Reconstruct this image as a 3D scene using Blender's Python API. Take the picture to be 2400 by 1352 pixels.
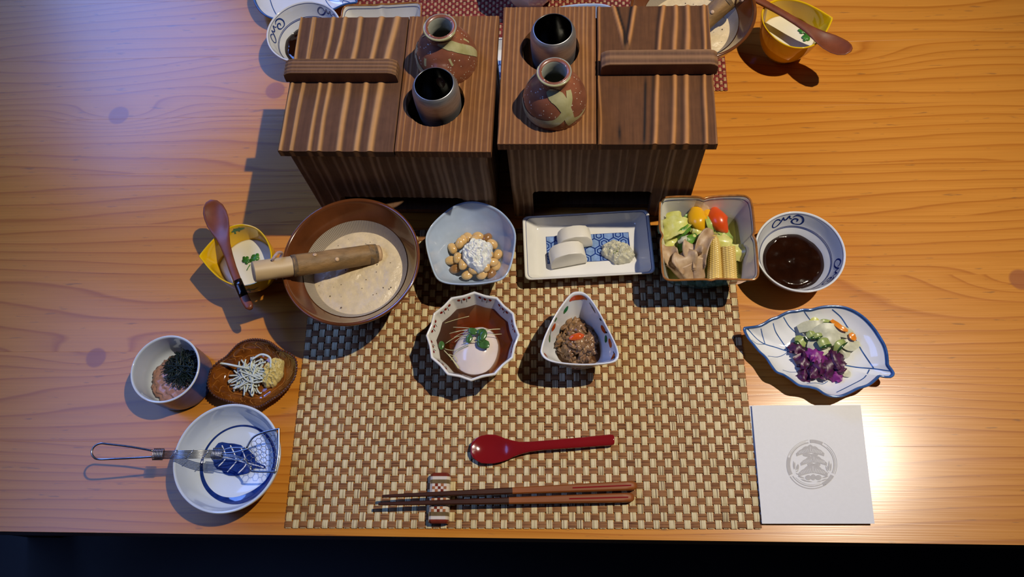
import bpy, bmesh, math, random
from mathutils import Vector, Matrix, noise as mnoise

for o in list(bpy.data.objects):
    bpy.data.objects.remove(o)
scene = bpy.context.scene
COL = scene.collection
PI = math.pi
random.seed(7)

# ------------------------------------------------------------------ camera
FPX = 1864.0
CAM_H = 0.7794
CR = Vector((0.99813259, 0.01725249, -0.05859761))
CU = Vector((0.00577661, 0.9283277, 0.37171805))
CF = Vector((-0.06081084, 0.3713624, -0.92649447))
cam_data = bpy.data.cameras.new('camera')
cam_data.sensor_width = 36.0
cam_data.lens = FPX / 2400.0 * 36.0
cam_data.clip_start = 0.01
cam = bpy.data.objects.new('camera', cam_data)
COL.objects.link(cam)
mw = Matrix.Identity(4)
for i in range(3):
    mw[i][0], mw[i][1], mw[i][2] = CR[i], CU[i], -CF[i]
mw[0][3], mw[1][3], mw[2][3] = 0.0, 0.0, CAM_H
cam.matrix_world = mw
scene.camera = cam


def P(px, py, z=0.0):
    """Point of the room seen at photo pixel (px, py), at height z above the table top."""
    d = CF + CR * ((px - 1200.0) / FPX) - CU * ((py - 676.0) / FPX)
    t = (z - CAM_H) / d.z
    return Vector((0, 0, CAM_H)) + d * t


# ------------------------------------------------------------------ light
world = bpy.data.worlds.new('room_ambient')
scene.world = world
world.use_nodes = True
wn = world.node_tree.nodes['Background']
wn.inputs['Color'].default_value = (0.55, 0.66, 1.0, 1)
wn.inputs['Strength'].default_value = 0.045

LAMP_POS = Vector((1.0, 0.54, 2.25))
sd = bpy.data.lights.new('ceiling_spotlight', 'SPOT')
sd.energy = 228
sd.color = (1.0, 0.89, 0.72)
sd.shadow_soft_size = 0.018
sd.spot_size = math.radians(37)
sd.spot_blend = 1.0
spot = bpy.data.objects.new('ceiling_spotlight', sd)
COL.objects.link(spot)
spot.location = LAMP_POS
spot.rotation_euler = (Vector((0.09, 0.42, 0)) - LAMP_POS).to_track_quat('-Z', 'Y').to_euler()


def window_light(name, loc, target, sx, sy, power, col):
    d = bpy.data.lights.new(name, 'AREA')
    d.shape = 'RECTANGLE'
    d.size, d.size_y = sx, sy
    d.energy = power
    d.color = col
    o = bpy.data.objects.new(name, d)
    COL.objects.link(o)
    o.location = loc
    o.rotation_euler = (Vector(target) - Vector(loc)).to_track_quat('-Z', 'Y').to_euler()
    return o


window_light('window_daylight', (-1.585, 1.8, 1.33), (-0.3, 0.45, 0.0), 0.9, 0.95, 33, (0.16, 0.33, 1.0))
window_light('window_daylight_b', (-1.585, 0.35, 1.72), (-0.3, 0.3, 0.0), 1.3, 0.85, 18, (0.18, 0.34, 1.0))

vs = scene.view_settings
vs.view_transform = 'Standard'
vs.look = 'None'
vs.exposure = 0.0
vs.gamma = 1.0
vs.use_curve_mapping = False


# ------------------------------------------------------------------ helpers: objects
def link(o, parent=None):
    COL.objects.link(o)
    if parent is not None:
        o.parent = parent
    return o


def tag(o, label=None, cat=None, group=None, kind=None):
    if label:
        o['label'] = label
    if cat:
        o['category'] = cat
    if group:
        o['group'] = group
    if kind:
        o['kind'] = kind
    return o


def thing(name, loc, label, cat, group=None, rz=0.0):
    o = bpy.data.objects.new(name, None)
    o.empty_display_size = 0.02
    o.location = loc
    o.rotation_euler = (0, 0, rz)
    COL.objects.link(o)
    return tag(o, label, cat, group)


def mesh(name, verts, faces, mats, parent=None, loc=(0, 0, 0), smooth=True, midx=None, sharp=None, rz=0.0):
    me = bpy.data.meshes.new(name)
    me.from_pydata([tuple(v) for v in verts], [], faces)
    if not isinstance(mats, (list, tuple)):
        mats = [mats]
    for m in mats:
        me.materials.append(m)
    if midx:
        me.polygons.foreach_set('material_index', midx)
    me.polygons.foreach_set('use_smooth', [smooth] * len(me.polygons))
    me.update()
    if sharp is not None:
        me.set_sharp_from_angle(angle=math.radians(sharp))
    o = bpy.data.objects.new(name, me)
    o.location = loc
    o.rotation_euler = (0, 0, rz)
    return link(o, parent)


def copy_tree(o, parent=None):
    c = o.copy()
    COL.objects.link(c)
    c.parent = parent
    for ch in list(o.children):
        copy_tree(ch, c)
    return c


def nz(x, y, z=0.0):
    return mnoise.noise(Vector((x, y, z)))


def clamp(x, a=0.0, b=1.0):
    return max(a, min(b, x))


def sstep(a, b, x):
    t = clamp((x - a) / (b - a))
    return t * t * (3 - 2 * t)


def catmull(pts, m=6, closed=False):
    pts = [Vector(p) for p in pts]
    n = len(pts)
    out = []
    rng = range(n) if closed else range(n - 1)
    for i in rng:
        if closed:
            p0, p1, p2, p3 = pts[(i - 1) % n], pts[i], pts[(i + 1) % n], pts[(i + 2) % n]
        else:
            p0, p1, p2, p3 = pts[max(i - 1, 0)], pts[i], pts[i + 1], pts[min(i + 2, n - 1)]
        for k in range(m):
            t = k / m
            out.append(0.5 * ((2 * p1) + (p2 - p0) * t + (2 * p0 - 5 * p1 + 4 * p2 - p3) * t * t
                              + (3 * p1 - p0 - 3 * p2 + p3) * t * t * t))
    if not closed:
        out.append(pts[-1])
    return out


# ------------------------------------------------------------------ helpers: shapes (verts, faces)
def box_vf(x0, x1, y0, y1, z0, z1, b=0.0):
    bm = bmesh.new()
    bmesh.ops.create_cube(bm, size=1)
    for v in bm.verts:
        v.co = Vector(((x0 + x1) / 2 + v.co.x * (x1 - x0), (y0 + y1) / 2 + v.co.y * (y1 - y0),
                       (z0 + z1) / 2 + v.co.z * (z1 - z0)))
    if b > 0:
        bmesh.ops.bevel(bm, geom=bm.edges[:], offset=b, segments=2, affect='EDGES', profile=0.5)
    bm.verts.ensure_lookup_table()
    bm.verts.index_update()
    vf = [v.co.copy() for v in bm.verts], [[v.index for v in f.verts] for f in bm.faces]
    bm.free()
    return vf


def add(acc, vf):
    k = len(acc[0])
    acc[0].extend(vf[0])
    acc[1].extend([[i + k for i in f] for f in vf[1]])
    return acc


def tube_vf(pts, rad, n=8, closed=False, squash=1.0):
    pts = [Vector(p) for p in pts]
    m = len(pts)
    if not isinstance(rad, (list, tuple)):
        rad = [rad] * m
    vs_, fs = [], []
    prev = None
    for i, p in enumerate(pts):
        if closed:
            t = pts[(i + 1) % m] - pts[(i - 1) % m]
        else:
            t = pts[min(i + 1, m - 1)] - pts[max(i - 1, 0)]
        t = t.normalized() if t.length > 1e-9 else Vector((1, 0, 0))
        if prev is None:
            a = t.cross(Vector((0, 0, 1)))
            if a.length < 1e-3:
                a = t.cross(Vector((0, 1, 0)))
        else:
            a = prev - t * prev.dot(t)
        a.normalize()
        prev = a
        b = t.cross(a)
        for k in range(n):
            th = 2 * PI * k / n
            vs_.append(p + (a * math.cos(th) + b * math.sin(th) * squash) * rad[i])
    for i in range(m if closed else m - 1):
        j = (i + 1) % m
        for k in range(n):
            l = (k + 1) % n
            fs.append([i * n + k, i * n + l, j * n + l, j * n + k])
    if not closed:
        fs.append([k for k in range(n)][::-1])
        fs.append([(m - 1) * n + k for k in range(n)])
    return vs_, fs


def lathe_vf(prof, n=64, R=None, R0=1.0, h=1.0, pw=1.0):
    """prof: list of (s, z); s is a fraction of the rim radius. R(th): rim radius by angle,
    blended in from a round foot to the rim."""
    vs_, fs, ring = [], [], []
    for (s, z) in prof:
        if s < 1e-6:
            ring.append([len(vs_)])
            vs_.append(Vector((0, 0, z)))
            continue
        row = []
        b = clamp(z / h) ** pw
        for k in range(n):
            th = 2 * PI * k / n
            r = s * (R0 if R is None else (1 - b) * R0 + b * R(th))
            row.append(len(vs_))
            vs_.append(Vector((r * math.cos(th), r * math.sin(th), z)))
        ring.append(row)
    for a, b in zip(ring[:-1], ring[1:]):
        for k in range(n):
            l = (k + 1) % n
            if len(a) == 1 and len(b) == 1:
                continue
            if len(a) == 1:
                fs.append([a[0], b[l], b[k]])
            elif len(b) == 1:
                fs.append([a[k], a[l], b[0]])
            else:
                fs.append([a[k], a[l], b[l], b[k]])
    return vs_, fs


def sprof(pts, m=5):
    return [(max(0.0, v.x), v.y) for v in catmull([(p[0], p[1], 0) for p in pts], m)]


class Vessel:
    """A thing with a lathed / outline-shaped body; keeps its inner surface so lines can be painted on it."""

    def __init__(self, root, outer, inner, m_out, m_in, R=None, R0=1.0, h=None, pw=1.0, n=96, name='body', sm=5):
        self.root, self.R, self.R0, self.pw = root, R, R0, pw
        self.h = h or max(p[1] for p in outer)
        op, ip = sprof(outer, sm), sprof(inner, sm)
        self.ip, self.op = ip, op
        v1 = lathe_vf(op + ip, n, R, R0, self.h, pw)
        no = len(op)
        mi = []
        for f in v1[1]:
            zmax = max(f)
            mi.append(0 if zmax < self._count(op, n) else 1)
        self.body = mesh(name, v1[0], v1[1], [m_out, m_in], root, midx=mi)

    @staticmethod
    def _count(op, n):
        return sum(1 if s < 1e-6 else n for s, z in op)

    def S(self, th, t, outer=False):
        ip = self.op if outer else self.ip
        x = clamp(t) * (len(ip) - 1)
        i = min(int(x), len(ip) - 2)
        f = x - i
        s = ip[i][0] * (1 - f) + ip[i + 1][0] * f
        z = ip[i][1] * (1 - f) + ip[i + 1][1] * f
        b = clamp(z / self.h) ** self.pw
        r = s * (self.R0 if self.R is None else (1 - b) * self.R0 + b * self.R(th))
        return Vector((r * math.cos(th), r * math.sin(th), z))

    def t_at_s(self, s):
        best = min(range(len(self.ip)), key=lambda i: abs(self.ip[i][0] - s))
        return best / (len(self.ip) - 1)

    def normal(self, th, t, outer=False):
        e = 1e-3
        a = self.S(th + e, t, outer) - self.S(th - e, t, outer)
        b = self.S(th, min(t + e, 1), outer) - self.S(th, max(t - e, 0), outer)
        nn = a.cross(b)
        nn.normalize()
        c = self.S(th, t, outer)
        inward = Vector((-c.x, -c.y, 0.0))
        if inward.length > 1e-6:
            inward.normalize()
        ref = inward + Vector((0, 0, 1.0)) if not outer else -inward
        return nn if nn.dot(ref) > 0 else -nn

    def paint(self, lines, mat, name='painted_line', outer=False, off=0.00022, closed=False, parent=None):
        """lines: list of (polyline [(th, t)], width or list of widths)"""
        acc = ([], [])
        for pl, w in lines:
            m = len(pl)
            pts = [self.S(a, t, outer) for a, t in pl]
            nrm = [self.normal(a, t, outer) for a, t in pl]
            vs_, fs = [], []
            nx = 4
            e = 1e-3
            for i in range(m):
                if closed:
                    tg = pts[(i + 1) % m] - pts[(i - 1) % m]
                else:
                    tg = pts[min(i + 1, m - 1)] - pts[max(i - 1, 0)]
                if tg.length < 1e-9:
                    tg = Vector((1, 0, 0))
                side = nrm[i].cross(tg.normalized())
                ww = w[i] if isinstance(w, (list, tuple)) else w
                a, t = pl[i]
                # the ribbon follows the surface: carry the sideways step over into (angle, profile) steps
                ja = (self.S(a + e, t, outer) - self.S(a - e, t, outer)) / (2 * e)
                t0, t1 = max(t - e, 0), min(t + e, 1)
                jt = (self.S(a, t1, outer) - self.S(a, t0, outer)) / (t1 - t0)
                g11, g12, g22 = ja.dot(ja), ja.dot(jt), jt.dot(jt)
                det = max(g11 * g22 - g12 * g12, 1e-12)
                b1, b2 = ja.dot(side), jt.dot(side)
                da, dt = (g22 * b1 - g12 * b2) / det, (g11 * b2 - g12 * b1) / det
                for k in range(nx + 1):
                    q = (k / nx - 0.5) * ww
                    vs_.append(self.S(a + da * q, clamp(t + dt * q), outer) + nrm[i] * off)
            for i in range(m if closed else m - 1):
                j = (i + 1) % m
                for k in range(nx):
                    o_ = nx + 1
                    fs.append([o_ * i + k, o_ * j + k, o_ * j + k + 1, o_ * i + k + 1])
            add(acc, (vs_, fs))
        return mesh(name, acc[0], acc[1], mat, parent or self.body)

    def ring(self, t, w, mat, name='painted_ring', outer=False, n=120, wob=0.0, off=0.00022):
        pl = [(2 * PI * k / n, t + wob * math.sin(12 * PI * k / n)) for k in range(n)]
        return self.paint([(pl, w)], mat, name, outer, closed=True, off=off)


def outline_R(pxs, z, c, m=8):
    """Rim outline: photo pixels on the plane of the rim -> radius by angle around centre c."""
    pts = [P(x, y, z) - Vector((c[0], c[1], 0)) for x, y in pxs]
    pts = catmull([(p.x, p.y, 0) for p in pts], m, closed=True)
    pol = sorted((math.atan2(p.y, p.x) % (2 * PI), math.hypot(p.x, p.y)) for p in pts)
    pol = [(pol[-1][0] - 2 * PI, pol[-1][1])] + pol + [(pol[0][0] + 2 * PI, pol[0][1])]

    def R(th):
        th %= 2 * PI
        lo, hi = 0, len(pol) - 1
        while hi - lo > 1:
            mid = (lo + hi) // 2
            if pol[mid][0] <= th:
                lo = mid
            else:
                hi = mid
        a, b = pol[lo], pol[hi]
        f = (th - a[0]) / max(b[0] - a[0], 1e-9)
        return a[1] * (1 - f) + b[1] * f
    return R


def rim_tube(vessel, r, mat, name='rim', n=120, dz=0.0, ds=1.0):
    pts = []
    z = vessel.h
    for k in range(n):
        th = 2 * PI * k / n
        rr = (vessel.R(th) if vessel.R else vessel.R0) * ds
        pts.append(Vector((rr * math.cos(th), rr * math.sin(th), z + dz)))
    v, f = tube_vf(pts, r, 8, closed=True)
    return mesh(name, v, f, mat, vessel.root)


def blob_vf(c, r, amp=0.15, freq=2.0, seed=0.0, sub=3, rot=None, soft=1.0):
    bm = bmesh.new()
    bmesh.ops.create_icosphere(bm, subdivisions=sub, radius=1.0)
    vs_ = []
    for v in bm.verts:
        d = v.co.normalized()
        k = 1 + amp * (nz(d.x * freq + seed, d.y * freq + seed * 1.7, d.z * freq - seed)
                       + 0.5 * nz(d.x * freq * 2.3 + seed, d.y * freq * 2.3, d.z * freq * 2.3 + seed))
        q = Vector((d.x * r[0] * k, d.y * r[1] * k, d.z * r[2] * k))
        if rot is not None:
            q = rot @ q
        vs_.append(Vector(c) + q)
    bm.verts.index_update()
    fs = [[v.index for v in f.verts] for f in bm.faces]
    bm.free()
    return vs_, fs


def heap_vf(rx, ry, h, seed=0.0, f1=260.0, a1=0.0012, f2=700.0, a2=0.0006, n=56, flat=0.0):
    """A loose mound: dome over a disc, roughened with creased noise."""
    vs_, fs = [], []
    for i in range(n + 1):
        for k in range(n * 2):
            th = PI * k / n
            u = i / n
            wob = 1 + 0.16 * nz(math.cos(th) * 1.7 + seed, math.sin(th) * 1.7, seed) + 0.07 * nz(math.cos(th) * 6, math.sin(th) * 6, seed)
            x, y = rx * u * wob * math.cos(th), ry * u * wob * math.sin(th)
            d = math.sqrt(max(0.0, 1 - u * u))
            d = d * (1 - flat) + flat * (1 - u ** 6)
            g = a1 * (1 - 2.2 * abs(nz(x * f1 + seed, y * f1, seed))) + a2 * (1 - 2.2 * abs(nz(x * f2, y * f2 + seed, 3.0)))
            vs_.append(Vector((x, y, h * d * (1 + 0.25 * nz(x * 120 + seed, y * 120, 1.0)) + g * min(1.0, d * 2))))
    m = n * 2
    for i in range(n):
        for k in range(m):
            l = (k + 1) % m
            fs.append([i * m + k, (i + 1) * m + k, (i + 1) * m + l, i * m + l])
    b0 = len(vs_)
    vs_.append(Vector((0, 0, -0.0005)))
    for k in range(m):
        fs.append([n * m + k, b0, n * m + (k + 1) % m])
    return vs_, fs


def sheet_vf(spine, widths, thick=0.001, curl=0.0, up=(0, 0, 1), nx=8, ruff=0.0, rf=300.0, seed=0.0, m=5, twist=0.0, pill=0.35):
    """A slab that follows a spine: two skins joined at the border. curl lifts the long edges."""
    sp = catmull(spine, m)
    n = len(sp)
    vs_, fs = [], []
    up = Vector(up)
    for i, p in enumerate(sp):
        u = i / (n - 1)
        x = u * (len(widths) - 1)
        k = min(int(x), len(widths) - 2)
        f = x - k
        f = f * f * (3 - 2 * f)
        w = widths[k] * (1 - f) + widths[k + 1] * f
        t = (sp[min(i + 1, n - 1)] - sp[max(i - 1, 0)]).normalized()
        upv = Matrix.Rotation(twist * u, 3, t) @ up if twist else up
        a = t.cross(upv)
        if a.length < 1e-4:
            a = Vector((1, 0, 0))
        a.normalize()
        b = a.cross(t)
        for side in (0, 1):
            for j in range(nx + 1):
                q = 2 * j / nx - 1
                r = ruff * abs(q) * nz(p.x * rf + seed, p.y * rf + q * 1.5, p.z * rf + seed) if ruff else 0
                edge = thick * (1 - pill * abs(q) ** 6)
                vs_.append(p + a * (w * q) + b * (curl * q * q * (w / max(widths)) + r + (edge / 2 if side == 0 else -edge / 2)))
    s = 2 * (nx + 1)
    for i in range(n - 1):
        for j in range(nx):
            fs.append([i * s + j, i * s + j + 1, (i + 1) * s + j + 1, (i + 1) * s + j])
            o = nx + 1
            fs.append([i * s + o + j, (i + 1) * s + o + j, (i + 1) * s + o + j + 1, i * s + o + j + 1])
        fs.append([i * s, (i + 1) * s, (i + 1) * s + nx + 1, i * s + nx + 1])
        fs.append([i * s + nx, i * s + 2 * nx + 1, (i + 1) * s + 2 * nx + 1, (i + 1) * s + nx])
    for e in (0, n - 1):
        for j in range(nx):
            q = [e * s + j, e * s + j + 1, e * s + nx + 1 + j + 1, e * s + nx + 1 + j]
            fs.append(q if e else q[::-1])
    return vs_, fs


def spoon_vf(stations, n=18):
    """stations: (centre, half width, thickness, hollow depth); sections stand across the run of centres."""
    vs_, fs = [], []
    m = len(stations)
    for i, (c, w, th, hol) in enumerate(stations):
        c = Vector(c)
        t = (Vector(stations[min(i + 1, m - 1)][0]) - Vector(stations[max(i - 1, 0)][0])).normalized()
        a = t.cross(Vector((0, 0, 1))).normalized()
        b = a.cross(t)
        for k in range(n):
            ph = 2 * PI * k / n
            q = math.cos(ph)
            s = math.sin(ph)
            sink = -hol * (1 - q * q)
            zz = (abs(s) ** 0.7) * (1 if s > 0 else -1) * th / 2 + sink
            vs_.append(c + a * (w * q) + b * zz)
    for i in range(m - 1):
        for k in range(n):
            l = (k + 1) % n
            fs.append([i * n + k, i * n + l, (i + 1) * n + l, (i + 1) * n + k])
    fs.append(list(range(n))[::-1])
    fs.append([(m - 1) * n + k for k in range(n)])
    return vs_, fs


def poly_flat(pts, z):
    return [Vector((p[0], p[1], z)) for p in pts], [list(range(len(pts)))]


def strip2d(pts, w, z, closed=False):
    """flat ribbon of width w along 2-D points"""
    pts = [Vector((p[0], p[1])) for p in pts]
    m = len(pts)
    vs_, fs = [], []
    for i in range(m):
        if closed:
            t = pts[(i + 1) % m] - pts[(i - 1) % m]
        else:
            t = pts[min(i + 1, m - 1)] - pts[max(i - 1, 0)]
        t.normalize()
        s = Vector((-t.y, t.x))
        ww = w[i] if isinstance(w, (list, tuple)) else w
        for sg in (-1, 1):
            q = pts[i] + s * sg * ww / 2
            vs_.append(Vector((q.x, q.y, z)))
    for i in range(m if closed else m - 1):
        j = (i + 1) % m
        fs.append([2 * i, 2 * j, 2 * j + 1, 2 * i + 1])
    return vs_, fs


# ------------------------------------------------------------------ helpers: materials
class NT:
    def __init__(self, name):
        self.m = bpy.data.materials.new(name)
        self.m.use_nodes = True
        self.t = self.m.node_tree
        self.b = self.t.nodes['Principled BSDF']

    def n(self, typ, **kw):
        nd = self.t.nodes.new(typ)
        for k, v in kw.items():
            if k.startswith('i_'):
                nd.inputs[k[2:].replace('_', ' ')].default_value = v
            else:
                setattr(nd, k, v)
        return nd

    def l(self, a, b):
        self.t.links.new(a, b)

    def val(self, sock, v):
        if isinstance(v, (int, float)):
            sock.default_value = v
        else:
            self.l(v, sock)

    def math(self, op, a, b=None, c=None):
        nd = self.t.nodes.new('ShaderNodeMath')
        nd.operation = op
        self.val(nd.inputs[0], a)
        if b is not None:
            self.val(nd.inputs[1], b)
        if c is not None:
            self.val(nd.inputs[2], c)
        return nd.outputs[0]

    def ramp(self, fac, stops, interp='LINEAR'):
        r = self.t.nodes.new('ShaderNodeValToRGB')
        r.color_ramp.interpolation = interp
        els = r.color_ramp.elements
        while len(els) < len(stops):
            els.new(0.5)
        for e, (p, c) in zip(els, stops):
            e.position = p
            e.color = (*c, 1) if len(c) == 3 else c
        self.l(fac, r.inputs['Fac'])
        return r.outputs['Color']

    def mix(self, fac, a, b, blend='MIX'):
        nd = self.t.nodes.new('ShaderNodeMix')
        nd.data_type = 'RGBA'
        nd.blend_type = blend
        nd.clamp_factor = True
        self.val(nd.inputs[0], fac)
        for s, v in ((nd.inputs[6], a), (nd.inputs[7], b)):
            if isinstance(v, tuple):
                s.default_value = (*v, 1) if len(v) == 3 else v
            else:
                self.l(v, s)
        return nd.outputs[2]

    def coords(self, kind='Object', scale=None):
        tc = self.n('ShaderNodeTexCoord')
        out = tc.outputs[kind]
        if scale is not None:
            mp = self.n('ShaderNodeMapping')
            mp.inputs['Scale'].default_value = scale
            self.l(out, mp.inputs['Vector'])
            out = mp.outputs['Vector']
        return out

    def noise(self, vec, scale, detail=3.0, rough=0.55, dist=0.0):
        nd = self.n('ShaderNodeTexNoise')
        nd.inputs['Scale'].default_value = scale
        nd.inputs['Detail'].default_value = detail
        nd.inputs['Roughness'].default_value = rough
        nd.inputs['Distortion'].default_value = dist
        self.l(vec, nd.inputs['Vector'])
        return nd.outputs['Fac']

    def bump(self, h, strength=0.3, dist=0.001):
        nd = self.n('ShaderNodeBump')
        nd.inputs['Strength'].default_value = strength
        nd.inputs['Distance'].default_value = dist
        self.l(h, nd.inputs['Height'])
        self.l(nd.outputs['Normal'], self.b.inputs['Normal'])

    def set(self, **kw):
        names = dict(rough='Roughness', metal='Metallic', spec='Specular IOR Level', coat='Coat Weight',
                     coatr='Coat Roughness', trans='Transmission Weight', ior='IOR', sss='Subsurface Weight',
                     sssr='Subsurface Scale', alpha='Alpha', sheen='Sheen Weight')
        for k, v in kw.items():
            self.val(self.b.inputs[names[k]], v)
        return self

    def color(self, c):
        if isinstance(c, tuple):
            self.b.inputs['Base Color'].default_value = (*c, 1)
        else:
            self.l(c, self.b.inputs['Base Color'])
        return self


def sc(c, k):
    return tuple(clamp(x * k) for x in c)


def pm(name, col, rough=0.4, var=0.12, scale=60.0, bump=0.0, bscale=None, bdist=0.0006, col2=None, stretch=None, **kw):
    """Plain procedural material: colour broken up by noise, optional fine relief."""
    t = NT(name)
    vec = t.coords('Object', stretch)
    f = t.noise(vec, scale, 4.0)
    a, b = (sc(col, 1 - var), sc(col, 1 + var)) if col2 is None else (col, col2)
    t.color(t.ramp(f, [(0.3, a), (0.7, b)]))
    t.set(rough=rough, **kw)
    if bump:
        t.bump(t.noise(vec, bscale or scale * 2, 4.0), bump, bdist)
    return t.m


# ------------------------------------------------------------------ materials: woods
def table_wood():
    t = NT('table_pine')
    tc = t.coords('Object')
    sep = t.n('ShaderNodeSeparateXYZ')
    t.l(tc, sep.inputs[0])
    x, y = sep.outputs[0], sep.outputs[1]
    rnd = t.n('ShaderNodeObjectInfo').outputs['Random']
    off = t.math('MULTIPLY', rnd, 41.0)

    def cvec(sx, sy):
        c = t.n('ShaderNodeCombineXYZ')
        t.l(t.math('MULTIPLY', x, sx), c.inputs[0])
        t.l(t.math('MULTIPLY', y, sy), c.inputs[1])
        t.l(off, c.inputs[2])
        return c.outputs[0]
    n1 = t.noise(cvec(1.3, 7.5), 1.0, 1.5, 0.4)
    n2 = t.noise(cvec(7.0, 40.0), 1.0, 2.0, 0.5)
    v = t.math('MULTIPLY', y, 70.0)
    v = t.math('ADD', v, t.math('MULTIPLY', n1, 11.0))
    v = t.math('ADD', v, t.math('MULTIPLY', n2, 0.5))
    v = t.math('ADD', v, off)
    kmask = None
    for (kx, ky, r, amp) in [(-0.490, 0.2365, 0.0105, 2.2), (-0.3404, 0.5702, 0.0115, 1.8), (-0.528, 0.5392, 0.012, 3.6),
                             (0.469, 0.319, 0.011, 2.0), (0.33, 0.60, 0.004, 2.5)]:
        dx = t.math('SUBTRACT', x, kx)
        dy = t.math('SUBTRACT', y, ky)
        dx2 = t.math('MULTIPLY', dx, dx)
        dy2 = t.math('MULTIPLY', dy, dy)
        g = t.math('ADD', t.math('MULTIPLY', dx2, -1 / (0.075 ** 2)), t.math('MULTIPLY', dy2, -1 / (0.02 ** 2)))
        v = t.math('ADD', v, t.math('MULTIPLY', t.math('EXPONENT', g), amp))
        if r > 0.005:
            d = t.math('SQRT', t.math('ADD', dx2, dy2))
            d = t.math('DIVIDE', d, r)
            k = t.math('SMOOTH_MIN', t.math('MAXIMUM', t.math('SUBTRACT', 1.12, d), 0.0), 0.2, 0.05)
            k = t.math('MULTIPLY', k, 4.6)
            kmask = k if kmask is None else t.math('MAXIMUM', kmask, k)
    ring = t.math('FRACT', v)
    base = t.ramp(ring, [(0.0, (0.56, 0.222, 0.030)), (0.35, (0.56, 0.222, 0.030)), (0.80, (0.50, 0.185, 0.022)),
                         (0.93, (0.37, 0.112, 0.012)), (1.0, (0.54, 0.21, 0.028))])
    big = t.noise(cvec(2.2, 9.0), 1.0, 3.0)
    c = t.mix(t.math('MULTIPLY', big, 0.45), base, (0.51, 0.185, 0.020))
    fib = t.noise(cvec(9.0, 700.0), 1.0, 2.0)
    c = t.mix(0.12, c, t.ramp(fib, [(0.3, (0.25, 0.25, 0.25)), (0.7, (0.9, 0.9, 0.9))]), 'OVERLAY')
    fl = t.noise(cvec(38.0, 260.0), 1.0, 2.0, 0.6)
    c = t.mix(t.ramp(fl, [(0.66, (0, 0, 0)), (0.74, (0.5, 0.5, 0.5))]), c, (0.16, 0.075, 0.03))
    c = t.mix(t.math('MULTIPLY', kmask, 0.85), c, (0.29, 0.09, 0.032))
    t.color(c)
    t.set(rough=t.math('ADD', t.math('MULTIPLY', fib, 0.08), 0.18), spec=0.42)
    t.bump(t.math('ADD', fib, t.math('MULTIPLY', ring, -0.4)), 0.06, 0.0006)
    return t.m


def charred_wood(name, valley, pale, char=(0.018, 0.010, 0.007)):
    t = NT(name)
    tc = t.coords('Object')
    a = t.n('ShaderNodeAttribute', attribute_name='ridge').outputs['Fac']
    b = t.n('ShaderNodeAttribute', attribute_name='char').outputs['Fac']
    n1 = t.noise(tc, 90.0, 4.0)
    n2 = t.noise(t.coords('Object', (500, 25, 60)), 1.0, 3.0)
    val = t.mix(n1, sc(valley, 0.75), sc(valley, 1.3))
    val = t.mix(0.25, val, t.ramp(n2, [(0.3, (0.2, 0.2, 0.2)), (0.7, (0.8, 0.8, 0.8))]), 'OVERLAY')
    c = t.mix(a, val, t.mix(n1, sc(pale, 0.85), sc(pale, 1.15)))
    c = t.mix(b, c, char)
    sp = t.n('ShaderNodeTexVoronoi', feature='DISTANCE_TO_EDGE')
    t.color(c)
    t.set(rough=0.72, spec=0.18)
    t.bump(t.math('ADD', n2, n1), 0.25, 0.0005)
    return t.m


M = {}
M['table'] = table_wood()
M['lid_l'] = charred_wood('charred_cedar_lid', (0.105, 0.048, 0.023), (0.47, 0.245, 0.092))
M['lid_r'] = charred_wood('charred_cedar_dark', (0.105, 0.042, 0.015), (0.42, 0.19, 0.062))
M['cedar'] = charred_wood('charred_cedar_board', (0.165, 0.066, 0.023), (0.37, 0.175, 0.062))
M['cedar_front'] = charred_wood('charred_cedar_front', (0.17, 0.088, 0.045), (0.42, 0.27, 0.16))
M['bar'] = charred_wood('charred_cedar_bar', (0.12, 0.060, 0.032), (0.30, 0.155, 0.07))
M['floor'] = pm('dark_floor', (0.020, 0.013, 0.010), 0.5, 0.3, 8.0)
M['dark_table'] = pm('table_underframe', (0.10, 0.045, 0.02), 0.5, 0.2, 20.0)

# ------------------------------------------------------------------ setting: floor
M['plaster'] = pm('brown_plaster', (0.10, 0.075, 0.055), 0.8, 0.2, 6.0)
M['ceiling'] = pm('dark_ceiling_boards', (0.06, 0.04, 0.028), 0.7, 0.2, 5.0)
M['frame_wood'] = pm('window_frame_wood', (0.08, 0.045, 0.025), 0.5, 0.2, 20.0)


def structure(name, boxes, mat, parent=None):
    acc = ([], [])
    for b_ in boxes:
        add(acc, box_vf(*b_))
    o = mesh(name, acc[0], acc[1], mat, parent, smooth=False)
    return tag(o, kind='structure') if parent is None else o


FX0, FX1, FY0, FY1, FZ0, FZ1 = -1.6, 2.6, -2.2, 3.2, -0.72, 2.6
structure('floor', [(FX0, FX1, FY0, FY1, FZ0 - 0.04, FZ0)], M['floor'])
structure('ceiling', [(FX0, FX1, FY0, FY1, FZ1, FZ1 + 0.04)], M['ceiling'])
structure('wall_right', [(FX1, FX1 + 0.1, FY0, FY1, FZ0, FZ1)], M['plaster'])
structure('wall_back', [(FX0, FX1, FY1, FY1 + 0.1, FZ0, FZ1)], M['plaster'])
structure('wall_front', [(FX0, FX1, FY0 - 0.1, FY0, FZ0, FZ1)], M['plaster'])
WIN = [(-0.35, 1.05, 1.24, 2.2), (1.25, 2.35, 0.75, 1.9)]
wx0, wx1 = FX0 - 0.1, FX0
structure('wall_left', [(wx0, wx1, FY0, FY1, FZ0, 0.75), (wx0, wx1, FY0, FY1, 2.2, FZ1), (wx0, wx1, FY0, -0.35, 0.75, 2.2), (wx0, wx1, 1.05, 1.25, 0.75, 2.2), (wx0, wx1, 2.35, FY1, 0.75, 2.2),
                        (wx0, wx1, -0.35, 1.05, 0.75, 1.24), (wx0, wx1, 1.25, 2.35, 1.9, 2.2)], M['plaster'])


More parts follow.
